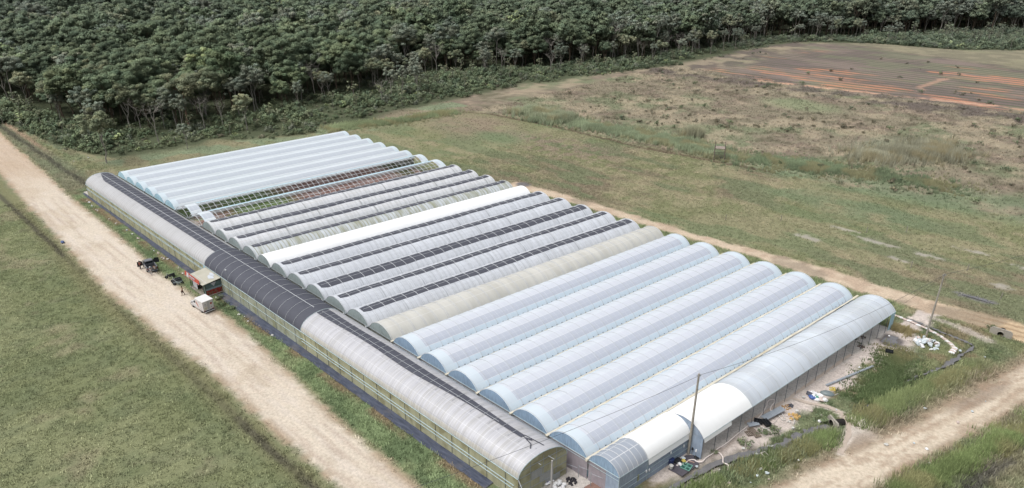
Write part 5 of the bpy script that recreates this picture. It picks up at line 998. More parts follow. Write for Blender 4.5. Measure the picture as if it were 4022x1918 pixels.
def car_front(t, P, xf, xc, wd, roof=1.62, doors=True):
    """pickup nose and cab: bonnet from xc+1 to xf, cab back at xc-?"""
    h = wd/2; b = MB()
    loft(b, [(xf, ring(h*.86, h*.8, .42, .72, .84)), (xf-.18, ring(h*.96, h*.88, .36, .82, .98)), (xf-1.0, ring(h, h*.9, .34, .92, 1.08)), (xc+.62, ring(h, h*.92, .34, .96, 1.12)), (xc-.9, ring(h, h*.94, .34, .98, 1.1))]); b.build('body', P, t)
    c = MB(); loft(c, [(xc+.72, [(-h*.88, 1.05), (h*.88, 1.05), (h*.86, 1.1), (-h*.86, 1.1)]), (xc+.12, [(-h*.92, 1.0), (h*.92, 1.0), (h*.74, roof-.03), (-h*.74, roof-.03)]), (xc-.2, [(-h*.93, 1.0), (h*.93, 1.0), (h*.76, roof), (-h*.76, roof)]), (xc-.8, [(-h*.93, 1.0), (h*.93, 1.0), (h*.75, roof-.02), (-h*.75, roof-.02)]), (xc-.92, [(-h*.9, 1.0), (h*.9, 1.0), (h*.74, roof-.1), (-h*.74, roof-.1)])]); cb = c.build('cab', P, t, smooth=False)
    g = MB(); e = .012
    g.add([(xc+.66, -h*.8, 1.12+e), (xc+.66, h*.8, 1.12+e), (xc+.14+e*2, h*.68, roof-.06), (xc+.14+e*2, -h*.68, roof-.06)], [(0, 1, 2, 3)])
    g.add([(xc-.92-e, -h*.74, 1.1), (xc-.92-e, h*.74, 1.1), (xc-.92-e, h*.66, roof-.14), (xc-.92-e, -h*.66, roof-.14)], [(3, 2, 1, 0)])
    for s in (-1, 1): g.add([(xc+.5, s*(h*.915), 1.08), (xc-.74, s*(h*.92+e), 1.08), (xc-.7, s*(h*.79+e), roof-.1), (xc+.1, s*(h*.79+e), roof-.1)], [(0, 1, 2, 3) if s < 0 else (3, 2, 1, 0)])
    g.build('windows', M_GLASS, t, smooth=False)
    for s in (-1, 1):
        MB().box((xf-.06, s*h*.66, .74), (.14, .3, .16), s*-.25).build('headlight', M_TUBEW, t); MB().box((xc+.5, s*(h+.1), 1.12), (.12, .2, .13)).build('wing_mirror', M_BLACK, t)
    MB().box((xf-.02, 0, .45), (.14, wd*.9, .2)).build('bumper', M_BLACK, t); MB().box((xf+.0, 0, .7), (.06, wd*.5, .14)).build('grille', M_BLACK, t)
def box_truck():
    t = thing('box_truck', 'small white delivery truck with strawberry pictures on its box', 'truck', (-77.75, -13.0, 0), R(184)); P = paint('white_truck_paint', ph(240, 238, 238)); wd = 1.72; h = wd/2
    car_front(t, P, 2.6, 1.0, wd, 1.6)
    B = MB(); B.box((-.95, 0, 1.36), (2.5, 1.84, 1.72)).build('cargo_box', P, t, smooth=False); MB().box((-.95, 0, 2.25), (2.56, 1.92, .07)).build('box_roof', paint('roof_white', ph(250, 248, 246, .66)), t, smooth=False)
    MB().box((-.85, 0, .44), (2.6, 1.3, .16)).build('chassis', M_BLACK, t)
    for (x, y) in ((1.75, h-.1), (1.75, -h+.1), (-1.15, h-.08), (-1.15, -h+.08)): wheel(t, x, y, .33)
    x = -2.21; D = plain('door_seam_grey', ph(176, 176, 184)); E_ = plain('grey_print', ph(150, 150, 160)); Rr = plain('strawberry_red', ph(190, 62, 58)); Or = plain('faded_orange_print', ph(232, 176, 150)); Pk = plain('pink_red_print', ph(218, 110, 100)); Gr = plain('strawberry_leaf_green', ph(96, 124, 70))
    for y in (-.86, -.04, .04, .86): MB().box((x, y, 1.4), (.02, .025, 1.6)).build('door_seam', D, t)
    for y in (-.14, .14): MB().tube([(x-.03, y, .66), (x-.03, y, 2.12)], .02, 5).build('door_bar', M_TUBEG, t)
    def berry(y, z, s, axis='X', xx=x-.016):
        pts = [(.0, -.5), (.3, -.25), (.42, .08), (.36, .3), (.1, .36), (0, .3), (-.1, .36), (-.36, .3), (-.42, .08), (-.3, -.25)]
        m = MB(); m.add([((xx, y+a*s, z+b*s) if axis == 'X' else (y+a*s, xx, z+b*s)) for a, b in pts], [tuple(range(10))]); m.build('strawberry_picture', Rr, t, smooth=False)
        m = MB(); m.add([((xx-.004 if axis == 'X' else y+a*s), (y+a*s if axis == 'X' else xx+math.copysign(.004, xx)), z+b*s) for a, b in [(-.3, .32), (-.1, .4), (0, .56), (.1, .4), (.3, .32), (0, .24)]], [(0, 1, 2, 3, 4, 5)]); m.build('leaf_picture', Gr, t, smooth=False)
    berry(-.5, 1.62, .42)
    def dashes(rows, xx, mat, ax='X'):
        m = MB()
        for (y, z, l) in rows:
            m.box((xx, y, z) if ax == 'X' else (y, xx, z), (.008, l, .05) if ax == 'X' else (l, .008, .05))
        m.build('print_lettering', mat, t, smooth=False)
    dashes([(.5, 1.75, .3), (.5, 1.66, .22), (.48, 1.45, .34), (.5, 1.05, .4), (-.5, 1.0, .24), (-.5, .92, .16), (.5, .8, .3)], x-.012, E_)
    m = MB(); m.add([(x-.014, .22, 1.3), (x-.014, .8, 1.24), (x-.014, .8, .72), (x-.014, .22, .78)], [(0, 1, 2, 3)]); m.build('cream_print', plain('cream_print', ph(234, 226, 206)), t, smooth=False)
    for s in (-1, 1):
        y = s*.932
        m = MB(); m.add([(.12, y, 1.92), (-.22, y, 1.72), (-.75, y, .86), (-.95, y, .62), (-.5, y, 1.0), (.02, y, 1.38)], [(0, 1, 2, 3, 4, 5)]); m.build('orange_swoosh', Or, t, smooth=False)
        m = MB(); m.add([(0, y+s*.004, 1.66), (-.22, y+s*.004, 1.6), (-.66, y+s*.004, .96), (-.78, y+s*.004, .78), (-.3, y+s*.004, 1.1)], [(0, 1, 2, 3, 4)]); m.build('red_swoosh', Pk, t, smooth=False)
        dashes([(-.9, 1.85, .24), (-1.3, 1.62, .14), (-1.5, 1.4, .18), (-1.6, 1.15, .3), (-1.4, .85, .4), (-1.6, .7, .3)], y, E_, 'Y')
        MB().box((-.1, s*.9, .6), (4.0, .03, .1)).build('side_skirt', P, t, smooth=False)
    MB().box((-2.24, 0, .5), (.12, 1.74, .14)).build('rear_bumper', M_BLACK, t); MB().box((-2.42, 0, .42), (.08, 1.7, .07)).build('rear_step', M_TUBEW, t)
    for s in (-1, 1): MB().box((-2.22, s*.74, .6), (.06, .2, .1)).build('tail_light', Rr, t)
    MB().box((-2.26, 0, .66), (.02, .4, .14)).build('number_plate', M_TUBEW, t)
box_truck()
def pickup():
    t = thing('pickup_truck', 'grey pickup truck with both doors open and empty black bed', 'pickup truck', (-100.3, -13.1, 0), R(172)); P = paint('grey_pickup_paint', ph(128, 130, 136)); wd = 1.8; h = wd/2
    car_front(t, P, 2.55, .85, wd, 1.66)
    b = MB(); 
    for s in (-1, 1): b.box((-1.2, s*(h-.06), .82), (2.3, .12, .62))
    b.box((-.08, 0, .85), (.08, wd-.1, .5)); b.build('bed_side', P, t); MB().box((-1.2, 0, .62), (2.3, wd-.2, .06)).build('bed_floor', M_BLACK, t); MB().box((-2.33, 0, .82), (.08, wd-.06, .5)).build('tailgate', P, t)
    MB().tube([(-.12, -h+.1, 1.15), (-.2, -h+.15, 1.5), (-.2, h-.15, 1.5), (-.12, h-.1, 1.15)], .035, 6).build('roll_bar', M_BLACK, t)
    for (x, y) in ((1.65, h-.12), (1.65, -h+.12), (-1.35, h-.1), (-1.35, -h+.1)): wheel(t, x, y, .37, .25)
    for s in (-1, 1):
        o = MB(); o.box((0, 0, 0), (1.05, .07, .62)); d = o.build('door', plain('dark_door_lining', ph(58, 60, 66)), t, loc=(1.22-.1, s*(h+.52), .76), rot=(0, 0, -s*R(68) if s > 0 else R(68))); MB().box((-.1, 0, .5), (.8, .04, .36)).build('door_window', M_GLASS, d); MB().box((-.35, s*.05, .1), (.14, .03, .04)).build('handle', M_TUBEG, d)
    MB().box((-2.42, 0, .45), (.12, wd*.92, .16)).build('rear_bumper', M_TUBEG, t)
    for s in (-1, 1): MB().box((-2.37, s*(h-.08), .86), (.05, .14, .3)).build('tail_light', plain('tail_red', ph(150, 40, 40)), t)
pickup()
def moto(x, y, rz, label, col_, front=True):
    t = thing('motorbike', label, 'motorbike', (x, y, 0), rz, 'motorbikes parked beside the kiosk'); 
    for xx in (-.62, .62):
        w_ = MB().lathe([(.2, -.04), (.26, -.045), (.29, -.02), (.29, .02), (.26, .045), (.2, .04)], (0, 0, 0), 18, 'Y').build('wheel', M_TYRE, t, loc=(xx, 0, .29)); m = MB().lathe([(.02, -.05), (.05, -.04), (.05, .04), (.02, .05)], (0, 0, 0), 8, 'Y')
        for k in range(10): a = k*math.pi/5; m.tube([(0, 0, 0), (.23*math.cos(a), 0, .23*math.sin(a))], .01, 3)
        m.lathe([(.2, -.03), (.225, -.02), (.225, .02), (.2, .03)], (0, 0, 0), 16, 'Y'); m.build('rim', M_RIM, w_)
    P = paint('bike_'+label.split()[0], col_)
    b = MB(); loft(b, [(.5, [(-.03, .6), (.03, .6), (.05, .85), (-.05, .85)]), (.25, [(-.1, .35), (.1, .35), (.09, .72), (-.09, .72)]), (-.1, [(-.12, .3), (.12, .3), (.12, .66), (-.12, .66)]), (-.5, [(-.11, .5), (.11, .5), (.1, .74), (-.1, .74)]), (-.85, [(-.04, .7), (.04, .7), (.03, .8), (-.03, .8)])]); b.build('fairing', P, t)
    s_ = MB(); loft(s_, [(.15, [(-.09, .7), (.09, .7), (.08, .76), (-.08, .76)]), (-.25, [(-.13, .7), (.13, .7), (.11, .8), (-.11, .8)]), (-.72, [(-.1, .78), (.1, .78), (.08, .86), (-.08, .86)])]); s_.build('seat', M_BLACK, t)
    MB().tube([(.62, .09, .29), (.5, .07, .66), (.42, .03, .95)], .025, 5).tube([(.62, -.09, .29), (.5, -.07, .66), (.42, -.03, .95)], .025, 5).build('fork', M_TUBEG, t)
    MB().tube([(.3, -.34, 1.02), (.42, -.12, 1.0), (.44, 0, .97), (.42, .12, 1.0), (.3, .34, 1.02)], .02, 5).build('handlebar', M_BLACK, t); MB().lathe([(.02, 0), (.08, .02), (.09, .07), (.03, .1)], (.46, 0, .86), 8).build('headlight', M_TUBEW, t)
    MB().box((0, 0, .3), (.4, .2, .24)).build('engine', M_TUBED, t); MB().tube([(.1, -.14, .2), (-.4, -.16, .26), (-.8, -.16, .34)], .04, 6).build('exhaust', M_TUBEG, t); MB().tube([(0, .12, .25), (-.05, .3, 0)], .015, 4).build('side_stand', M_TUBEG, t)
    m = MB(); m.add([(.62+.33*math.cos(a), yy, .29+.33*math.sin(a)) for a in (.3, .9, 1.5, 2.1, 2.7) for yy in (-.06, .06)], [(2*k, 2*k+1, 2*k+3, 2*k+2) for k in range(4)]); m.build('mudguard', P, t)
moto(-93.4, -12.1, R(256), 'black motorbike standing apart, nearest the pickup', ph(60, 64, 68)); moto(-91.0, -12.0, R(252), 'grey motorbike in the middle of the close group', ph(120, 124, 130))
moto(-90.3, -12.1, R(254), 'dark motorbike with pale tank second from the kiosk', ph(80, 86, 90)); moto(-89.5, -12.2, R(250), 'silver and black scooter closest to the kiosk', ph(176, 196, 198))

# ------------------------------------------------------------------ people
SKIN = plain('skin', ph(150, 112, 90), .6, .05); HAIR = plain('black_hair', ph(38, 34, 34), .8, .1)
def skinned(name, verts, edges, rad, mat, parent, root=0, lv=1):
    me = bpy.data.meshes.new(name); me.from_pydata(verts, edges, []); me.materials.append(mat); o = link(name, me, parent)
    o.modifiers.new('Skin', 'SKIN'); sv = me.skin_vertices[0].data if me.skin_vertices else None
    if sv is None:
        bpy.context.view_layer.objects.active = o
        me.skin_vertices  # created with the modifier
    for i, r in enumerate(rad): me.skin_vertices[0].data[i].radius = (r, r) if not isinstance(r, tuple) else r
    me.skin_vertices[0].data[root].use_root = True
    s = o.modifiers.new('Sub', 'SUBSURF'); s.levels = lv; s.render_levels = lv; return o
def person(label, x, y, rz, shirt, trouser, lean=0., armf=.3, step=.15, hat=None, arms=(0, 0)):
    t = thing('person', label, 'person', (x, y, 0), rz)
    hipz, L = .92, lean
    def up(d, f=0., s=0.): return (math.sin(L)*d+f*math.cos(L), s, hipz+math.cos(L)*d-f*math.sin(L))
    hip = (0, 0, hipz); v = [hip, up(.28), up(.48), up(.58), up(.72)]; e = [(0, 1), (1, 2), (2, 3), (3, 4)]; r = [(.13, .1), (.12, .095), (.13, .09), .05, .085]
    hands = []
    for s, af in ((1, armf+arms[0]), (-1, armf+arms[1])):
        b = len(v); sh = up(.47, 0, s*.19); a1 = L+af; el = (sh[0]+math.sin(a1)*.12+af*.12, s*.23, sh[2]-.27*math.cos(af)); wr = (el[0]+.2*math.sin(af*1.5+.15+L*.4), s*.2, el[2]-.23*math.cos(af*1.2)); hd = (wr[0]+.05, s*.2, wr[2]-.07)
        v += [sh, el, wr, hd]; e += [(2, b), (b, b+1), (b+1, b+2), (b+2, b+3)]; r += [.055, .042, .03, .036]
        for q in range(4): v.append((hd[0]+.015+.012*q, s*.2+(q-1.5)*.02, hd[2]-.075+.008*abs(q-1.5))); e.append((b+3, len(v)-1)); r.append(.009)
        v.append((hd[0]+.045, s*.2-s*.03, hd[2]-.02)); e.append((b+3, len(v)-1)); r.append(.011)
    for s, st in ((1, step), (-1, -step)):
        b = len(v); v += [(0, s*.09, hipz-.06), (st*.6+.03, s*.1, .48), (st-.02, s*.1, .08), (st+.15, s*.11, .04)]; e += [(0, b), (b, b+1), (b+1, b+2), (b+2, b+3)]; r += [.085, .06, .042, .04]
    skinned('body', v, e, r, SKIN, t)
    h = up(.72); hm = MB().lathe([(.03, -.14), (.075, -.1), (.092, -.02), (.095, .04), (.08, .1), (.04, .135), (.005, .14)], (h[0]+.01, 0, h[2]), 12, sy=.86); hm.lathe([(.005, -.02), (.02, 0), (.005, .03)], (h[0]+.11, 0, h[2]-.02), 6)
    for s in (-1, 1): hm.lathe([(.004, -.03), (.02, 0), (.004, .03)], (h[0], s*.085, h[2]), 6)
    hm.build('head', SKIN, t)
    MB().lathe([(.098, -.03), (.106, .03), (.092, .1), (.05, .15), (.005, .155)], (h[0]-.012, 0, h[2]), 12, sy=.9).build('hair', HAIR, t)
    if hat: MB().lathe([(.16, .06), (.115, .07), (.11, .14), (.06, .18), (.005, .185)], (h[0], 0, h[2]), 12).build('hat', plain('hat_white', hat), t)
    vv = [up(-.02), up(.28), up(.46)]; ee = [(0, 1), (1, 2)]; rr = [(.155, .12), (.15, .115), (.16, .11)]
    for s, af in ((1, armf+arms[0]), (-1, armf+arms[1])):
        b = len(vv); sh = up(.46, 0, s*.19); el = (sh[0]+math.sin(L+af)*.08+af*.08, s*.225, sh[2]-.19); vv += [sh, el]; ee += [(2, b), (b, b+1)]; rr += [.072, .062]
    skinned('shirt', vv, ee, rr, plain('cloth_'+label.split()[2], shirt, .9, .1, 4), t, 1)
    vv = [(0, 0, hipz+.02)]; ee = []; rr = [(.145, .12)]
    for s, st in ((1, step), (-1, -step)): b = len(vv); vv += [(0, s*.09, hipz-.08), (st*.6+.03, s*.1, .48), (st-.02, s*.1, .12)]; ee += [(0, b), (b, b+1), (b+1, b+2)]; rr += [.1, .075, .062]
    skinned('trousers', vv, ee, rr, plain('cloth_b_'+label.split()[2], trouser, .9, .1, 4), t)
    return t
person('person in white clothes and white hat standing behind the pickup', -97.0, -14.1, R(150), ph(228, 228, 232), ph(222, 218, 214), 0, .5, .05, ph(236, 236, 238), (.3, .5))
person('person in grey-brown shirt bending over the pickup tailgate', -97.35, -13.15, R(182), ph(166, 154, 144), ph(78, 84, 104), .75, .9, .1)
person('person in dark red clothes standing inside the open driver side door', -101.15, -14.55, R(120), ph(150, 90, 84), ph(60, 58, 62), .1, .4, .05)
person('person in pale pink shirt walking with a dark bag near the kiosk', -84.9, -13.3, R(250), ph(214, 180, 160), ph(84, 62, 58), .05, .2, .22)
tag(MB().lathe([(.05, 0), (.16, .03), (.17, .2), (.1, .3), (.02, .32)], (-85.1, -13.45, .5), 8, sy=.6).build('shoulder_bag', plain('dark_bag', ph(60, 56, 62))), 'dark bag held by the walking person', 'bag')
tag(MB().lathe([(.1, 0), (.42, .05), (.5, .25), (.35, .45), (.05, .5)], (-125.6, -20.9, 0), 9, sy=.7).build('plastic_bundle', plain('blue_plastic', ph(92, 112, 160), .4)), 'blue plastic bundle lying on the far edge of the dirt road', 'bundle')

# ------------------------------------------------------------------ yard clutter
M_SACK = plain('white_woven_sack', ph(242, 242, 243, .7), .6, .1, 3.); M_SACKB = plain('pale_blue_sack', ph(222, 232, 237), .5, .1, 3.); M_SACKP = plain('pinkish_sack', ph(226, 208, 200), .7, .1, 3.); M_GREYBAG = plain('dark_grey_bag', ph(96, 98, 108), .4, .15)
def sack_mesh(rng, l=.42, w_=.28, h=.2):
    m = MB(); n = 10; vs = []
    for j in range(7):
        a = -math.pi/2+math.pi*j/6
        for k in range(n): b = 2*math.pi*k/n; f = 1+rng.uniform(-.2, .2); vs.append((l*math.cos(a)*math.cos(b)*f, w_*math.cos(a)*math.sin(b)*f, h*(math.sin(a)*f+.8)))
    m.add(vs, [(j*n+k, j*n+(k+1) % n, (j+1)*n+(k+1) % n, (j+1)*n+k) for j in range(6) for k in range(n)]); return m
def sacks():
    rng = random.Random(3); pro = [sack_mesh(rng).mesh('sack', mt, smooth=False) for mt in (M_SACK, M_SACK, M_SACKB, M_SACK, M_SACKP, M_SACKB)]
    def pile(cx, cy, rx, ry, n, label, group, seq=range(6), s=1., top=.5):
        for k in range(n):
            r = math.sqrt(rng.random()); a = rng.uniform(0, 6.28); z = max(0, (1-r)*top*rng.uniform(.2, 1)); o = link('sack', pro[rng.choice(list(seq))], None, (cx+rx*r*math.cos(a), cy+ry*r*math.sin(a), z), (rng.uniform(-.6, .6), rng.uniform(-.6, .6), rng.uniform(0, 6.28)))
            q = s*rng.uniform(.6, 1.15); o.scale = (q, q, q); tag(o, label, 'sack', group)
    pile(13.9, 59.0, 1.7, 1.9, 44, 'crumpled white plastic sack in the heap around the far pole', 'sacks heaped around the far pole', s=1.05, top=.9)
    pile(6.9, 34.0, 1.3, .8, 20, 'crumpled white sack in the heap beside the footpath', 'sacks heaped beside the footpath', (0, 1, 3, 4), 1., .4)
    pile(-7.7, -3.1, 1.0, .8, 13, 'white round sack in the pile by the short concrete post', 'sacks piled by the short concrete post', (0, 1, 3), .85, .35)
    sb = link
    for k in range(34):       # sand bags edging the channel
        t_ = k/33; pts = [(7.3, 65.0), (9.7, 64.6), (12.4, 63.9), (14.6, 63.0), (16.5, 61.6), (17.5, 60.4), (17.4, 58.7)]; q = t_*(len(pts)-1); i = min(int(q), len(pts)-2); f = q-i
        o = link('sandbag', pro[4 if k % 3 else 0], None, (pts[i][0]*(1-f)+pts[i+1][0]*f, pts[i][1]*(1-f)+pts[i+1][1]*f+rng.uniform(-.08, .08), -.02), (0, 0, rng.uniform(-.5, .5))); o.scale = (1.0, .8, .7); tag(o, 'pale sandbag in the curved row edging the channel', 'sandbag', 'sandbags in the curved row')
    for (x, y, mt, lb) in ((6.15, 33.75, M_GREYBAG, 'dark grey rubbish bag at the left of the footpath heap'), (6.7, 33.2, plain('blue_white_sack', ph(92, 120, 184), .5, .3, 5.), 'blue and white printed sack at the foot of the heap'), (7.0, 33.5, plain('green_sack', ph(88, 160, 140), .5), 'green sack half under the white ones'), (5.2, 52.9, M_GREYBAG, 'dark flattened plastic on the sand under the tunnel edge')):
        tag(sack_mesh(rng, .55, .4, .25).build('rubbish_bag', mt, None, loc=(x, y, 0), smooth=False), lb, 'bag')
    t = sack_mesh(rng, .5, .22, .2).build('printed_sack', M_SACK, None, loc=(-8.75, -3.7, 0), rot=(0, 0, 1.2), smooth=False); tag(t, 'white sack with small blue print left of the short concrete post', 'sack'); MB().box((0, 0, .37), (.2, .16, .02)).build('blue_print', plain('blue_ink', ph(80, 84, 170)), t)
sacks()
def corr(name, x0, y0, x1, y1, w_, z, label, mat, z2=None, amp=.03):
    a = Vector((x0, y0, z)); b = Vector((x1, y1, z if z2 is None else z2)); d = (b-a); n_ = Vector((-d.y, d.x, 0)).normalized(); m = MB(); N = 18; vs = []
    for e_ in (a, b):
        for k in range(N+1): q = e_+n_*(w_*(k/N-.5)); vs.append((q.x, q.y, q.z+amp*math.sin(k*math.pi*.5*2*.5)))
    m.add(vs, [(k, k+1, N+2+k, N+1+k) for k in range(N)]); return tag(m.build(name, mat, None, smooth=False), label, 'metal sheet')
M_ZINC = plain('zinc_sheet', ph(196, 204, 212), .35, .1, 1.5, .35, dirt=(ph(170, 178, 186), .5)); M_PVC = plain('white_pvc', ph(228, 226, 220), .5, .08); M_WOODP = plain('pale_wood', ph(196, 184, 160), .9, .2, 3); M_WOODG = plain('grey_wood', ph(140, 126, 112), .9, .25, 3)
corr('metal_sheet', 4.02, 24.1, 4.98, 27.8, .95, .42, 'long pale corrugated metal sheet resting on white pipes', M_ZINC, .5); corr('metal_sheet', 3.1, 21.7, 3.95, 22.9, .8, .25, 'short bent metal sheet beside the black crates', M_ZINC, .35)
tag(MB().box((8.55, 42.15, .12), (.34, 10.0, .12), -math.atan2(3.1, 9.5)).box((8.62, 42.1, .2), (.08, 10.0, .06), -math.atan2(3.1, 9.5)).build('metal_channel', M_ZINC, smooth=False), 'very long grey metal channel lying on white sand', 'metal beam')
def crate(x, y, rz, label, s=1.):
    t = thing('crate', label, 'crate', (x, y, .02), rz); B = MB()
    for k in range(6): B.box((-.5+k*.2, 0, .3), (.05, .66, .3)); 
    for y_ in (-.32, 0, .32): B.box((0, y_, .3), (1.05, .04, .3))
    B.box((0, 0, .14), (1.05, .66, .04)); B.build('crate_body', M_BLACK, t, smooth=False); MB().box((0, -.33, .46), (1.1, .05, .05)).box((0, .33, .46), (1.1, .05, .05)).build('crate_rim', M_BLACK, t); t.scale = (s, s, s)
crate(3.75, 23.2, .4, 'left of the two black plastic crates by the metal sheet'); crate(4.65, 23.6, -.5, 'right of the two black plastic crates by the metal sheet', 1.1); crate(10.6, 52.25, .3, 'dark plastic crate lying in weeds near a small pallet', 1.)
def pallet(x, y, rz, label, L=1.2, W=1., n=6, mt=None):
    t = thing('pallet', label, 'pallet', (x, y, .02), rz)
    for k in range(n): MB().box((-W/2+W*k/(n-1), 0, .14), (W/n*.6, L, .03)).build('slat', mt or M_WOODP, t, smooth=False)
    for y_ in (-L*.42, L*.42): MB().box((0, y_, .07), (W*1.05, .09, .09)).build('runner', mt or M_WOODP, t, smooth=False)
pallet(10.1, 51.3, .4, 'small pale wooden pallet lying in the weeds', 1.1, 1.0, 4); pallet(4.3, 21.0, 1.1, 'weathered grey slatted boards on the sand below the crates', 1.9, .8, 7, M_WOODG); pallet(3.9, 20.4, 1.0, 'broken dark pallet half hidden by the leafy bush', .9, .7, 4, M_WOODG)
def pipe(p0, p1, lb, r=.05, mt=None): tag(MB().tube([p0, p1], r, 6).build('pipe', mt or M_PVC), lb, 'pipe', 'loose white pipes in the yard')
for p0, p1 in (((5.1, 27.2, .1), (5.9, 26.4, .08)), ((5.0, 26.5, .1), (5.9, 25.8, .08)), ((6.6, 26.9, .08), (6.4, 25.9, .08)), ((7.0, 26.9, .1), (7.2, 26.1, .1)), ((4.2, 22.1, .1), (5.0, 21.8, .1)), ((4.4, 22.6, .15), (5.6, 22.6, .15)), ((4.8, 22.3, .12), (5.3, 23.2, .12)), ((7.6, 40.2, .1), (8.6, 39.2, .1)), ((8.9, 36.7, .06), (8.6, 35.8, .06)), ((10.0, 46.6, .05), (10.8, 46.0, .05))): pipe(p0, p1, 'loose white pipe or batten lying in the yard')
def hose(pts, label, mt=None, r=.07):
    P = [Vector((a, b, .05)) for a, b in pts]; out = []
    for i in range(len(P)-1):
        p0 = P[max(i-1, 0)]; p1 = P[i]; p2 = P[i+1]; p3 = P[min(i+2, len(P)-1)]
        for k in range(6): t = k/6; out.append(.5*((2*p1)+(p2-p0)*t+(2*p0-5*p1+4*p2-p3)*t*t+(3*p1-p0-3*p2+p3)*t**3))
    out.append(P[-1]); tag(MB().tube(out, r, 6).build('hose', mt or plain('pale_pink_hose', ph(240, 228, 222, .75), .5)), label, 'hose')
hose([(.3, 9.1), (.9, 10.0), (.9, 10.8), (1.3, 11.4), (1.8, 11.4), (2.2, 11.8), (2.2, 12.7), (2.4, 14.0), (2.4, 15.0), (2.7, 16.7), (2.9, 19.6), (3.1, 21.7), (3.3, 23.6), (3.3, 25.2), (3.0, 27.3), (2.7, 28.2), (2.8, 29.0), (3.2, 29.3), (3.4, 28.9), (3.5, 27.6), (3.8, 26.8), (4.3, 27.0)], 'long pale hose snaking along the sand beside the last tunnel')
hose([(2.4, 14.2), (2.9, 14.6), (3.6, 14.2), (4.1, 13.4), (4.7, 13.4), (5.1, 12.6)], 'pale hose branch leading into the ditch')
hose([(3.6, 23.2), (4.4, 23.4), (5.2, 24.6), (5.2, 26.4), (5.9, 27.4), (5.6, 26.6)], 'thin white hose looped over the metal sheet', None, .03)
def lumps(cx, cy, r, n, name, mt, lb, cat, s=.22):
    rng = random.Random(int(cx*31)); m = MB()
    for k in range(n):
        a = rng.uniform(0, 6.28); q = r*math.sqrt(rng.random()); h = rng.uniform(.5, 1.)*s; m.box((cx+q*math.cos(a), cy+q*math.sin(a), h*.4), (rng.uniform(.6, 1.6)*s, rng.uniform(.5, 1.2)*s, h), rng.uniform(0, 3), (.6, .6), (rng.uniform(-.4, .4), rng.uniform(-.4, .4)))
    tag(m.build(name, mt, smooth=False), lb, cat)
lumps(6.7, 27.6, .75, 26, 'foam_heap', plain('yellow_foam', ph(222, 184, 120), .9, .1), 'heap of yellow-orange foam pieces right of the metal sheet', 'foam heap', .3); lumps(5.0, 29.0, .6, 30, 'husk_heap', plain('orange_husks', ph(200, 164, 120), .9, .2), 'scatter of orange husks near the path corner', 'husk heap', .14)
lumps(5.3, 29.6, .4, 18, 'netting_heap', M_GREYBAG, 'small crumpled dark netting behind the husks', 'netting', .18); lumps(7.9, 37.2, .45, 16, 'plastic_heap', plain('yellow_plastic', ph(226, 204, 110), .6, .1), 'crumpled yellow plastic above the footpath heap', 'plastic heap', .22)
lumps(-7.1, -1.5, .65, 40, 'net_heap', plain('black_net', ph(62, 60, 66), .8, .2), 'heap of black netting beside the white sacks', 'netting', .2); lumps(6.9, 51.2, .55, 20, 'mulch_heap', plain('dark_mulch', ph(112, 96, 88)), 'low dark mulch heap under the far tunnel edge', 'mulch heap', .2); lumps(6.2, 54.2, .45, 16, 'mulch_heap', plain('dark_mulch2', ph(120, 108, 100)), 'smaller dark mulch heap nearer the tunnel corner', 'mulch heap', .2)
t_ = thing('tarpaulin', 'dark grey rounded tarpaulin right of the white sacks', 'tarpaulin', (7.8, 35.7, 0), .4); MB().lathe([(.95, 0), (.9, .12), (.6, .3), (.2, .38), (.01, .4)], (0, 0, 0), 16, sy=.6).build('cover', plain('grey_tarp', ph(128, 140, 142), .4, .12), t_)
def tub(name, x, y, prof, mt, lb, cat, n=14, inner=None):
    t = thing(name, lb, cat, (x, y, 0)); MB().lathe(prof, (0, 0, 0), n).build('body', mt, t)
    if inner: MB().lathe([(inner[0], inner[1]), (.01, inner[1]+.01)], (0, 0, 0), n).build('contents', inner[2], t)
    MB().lathe([(prof[-1][0], prof[-1][1]-.03), (prof[-1][0]+.03, prof[-1][1]), (prof[-1][0], prof[-1][1]+.03)], (0, 0, 0), n).build('rim', mt, t); return t
tub('barrel', -.35, 8.9, [(.3, 0), (.38, .1), (.4, .5), (.38, .8)], plain('navy_barrel', ph(44, 58, 104), .4), 'dark blue plastic barrel against the tunnel side wall', 'barrel', inner=(.33, .82, plain('red_cloth', ph(170, 60, 64))))
tub('bucket', .12, 8.25, [(.17, 0), (.2, .2), (.24, .5)], M_PVC, 'white bucket in front of the blue barrel', 'bucket'); tub('black_tub', .0, 9.75, [(.4, 0), (.46, .15), (.48, .3)], M_BLACK, 'round black tub behind the white bag', 'tub')
tub('dark_bowl', 1.35, 11.95, [(.25, 0), (.3, .06), (.32, .1)], M_BLACK, 'shallow black bowl at the foot of the step wall', 'bowl'); tub('white_drum', 6.55, 28.4, [(.18, 0), (.2, .3), (.19, .6)], M_PVC, 'white plastic drum above the yellow foam', 'drum'); tub('white_pot', 7.5, 25.1, [(.12, 0), (.16, .2), (.15, .3)], M_PVC, 'small white pot on the ditch bank', 'pot')
for (x, y, mt, lb) in ((.55, 9.45, M_SACK, 'white bag on the green tray corner'), (.6, 10.25, plain('yellow_bag', ph(226, 206, 110)), 'yellow and pink bag beside the black tub'), (.35, 10.6, M_SACKB, 'small pale bag near the yellow one')):
    o = sack_mesh(random.Random(int(x*100)), .3, .22, .18).build('small_bag', mt, None, loc=(x, y, .05), smooth=False); tag(o, lb, 'bag')
def flat(name, pts, z, mt, lb, cat): return tag(MB().prism(pts, z, z+.025, 'Z').build(name, mt, None, smooth=False), lb, cat)
flat('ground_mat', [(-.1, 7.9), (1.75, 8.0), (2.15, 11.2), (.9, 12.1), (.2, 11.5)], .03, plain('dark_mat', ph(92, 88, 96), .8, .2, 3), 'dark mat covering the ground beside the blue barrel', 'mat')
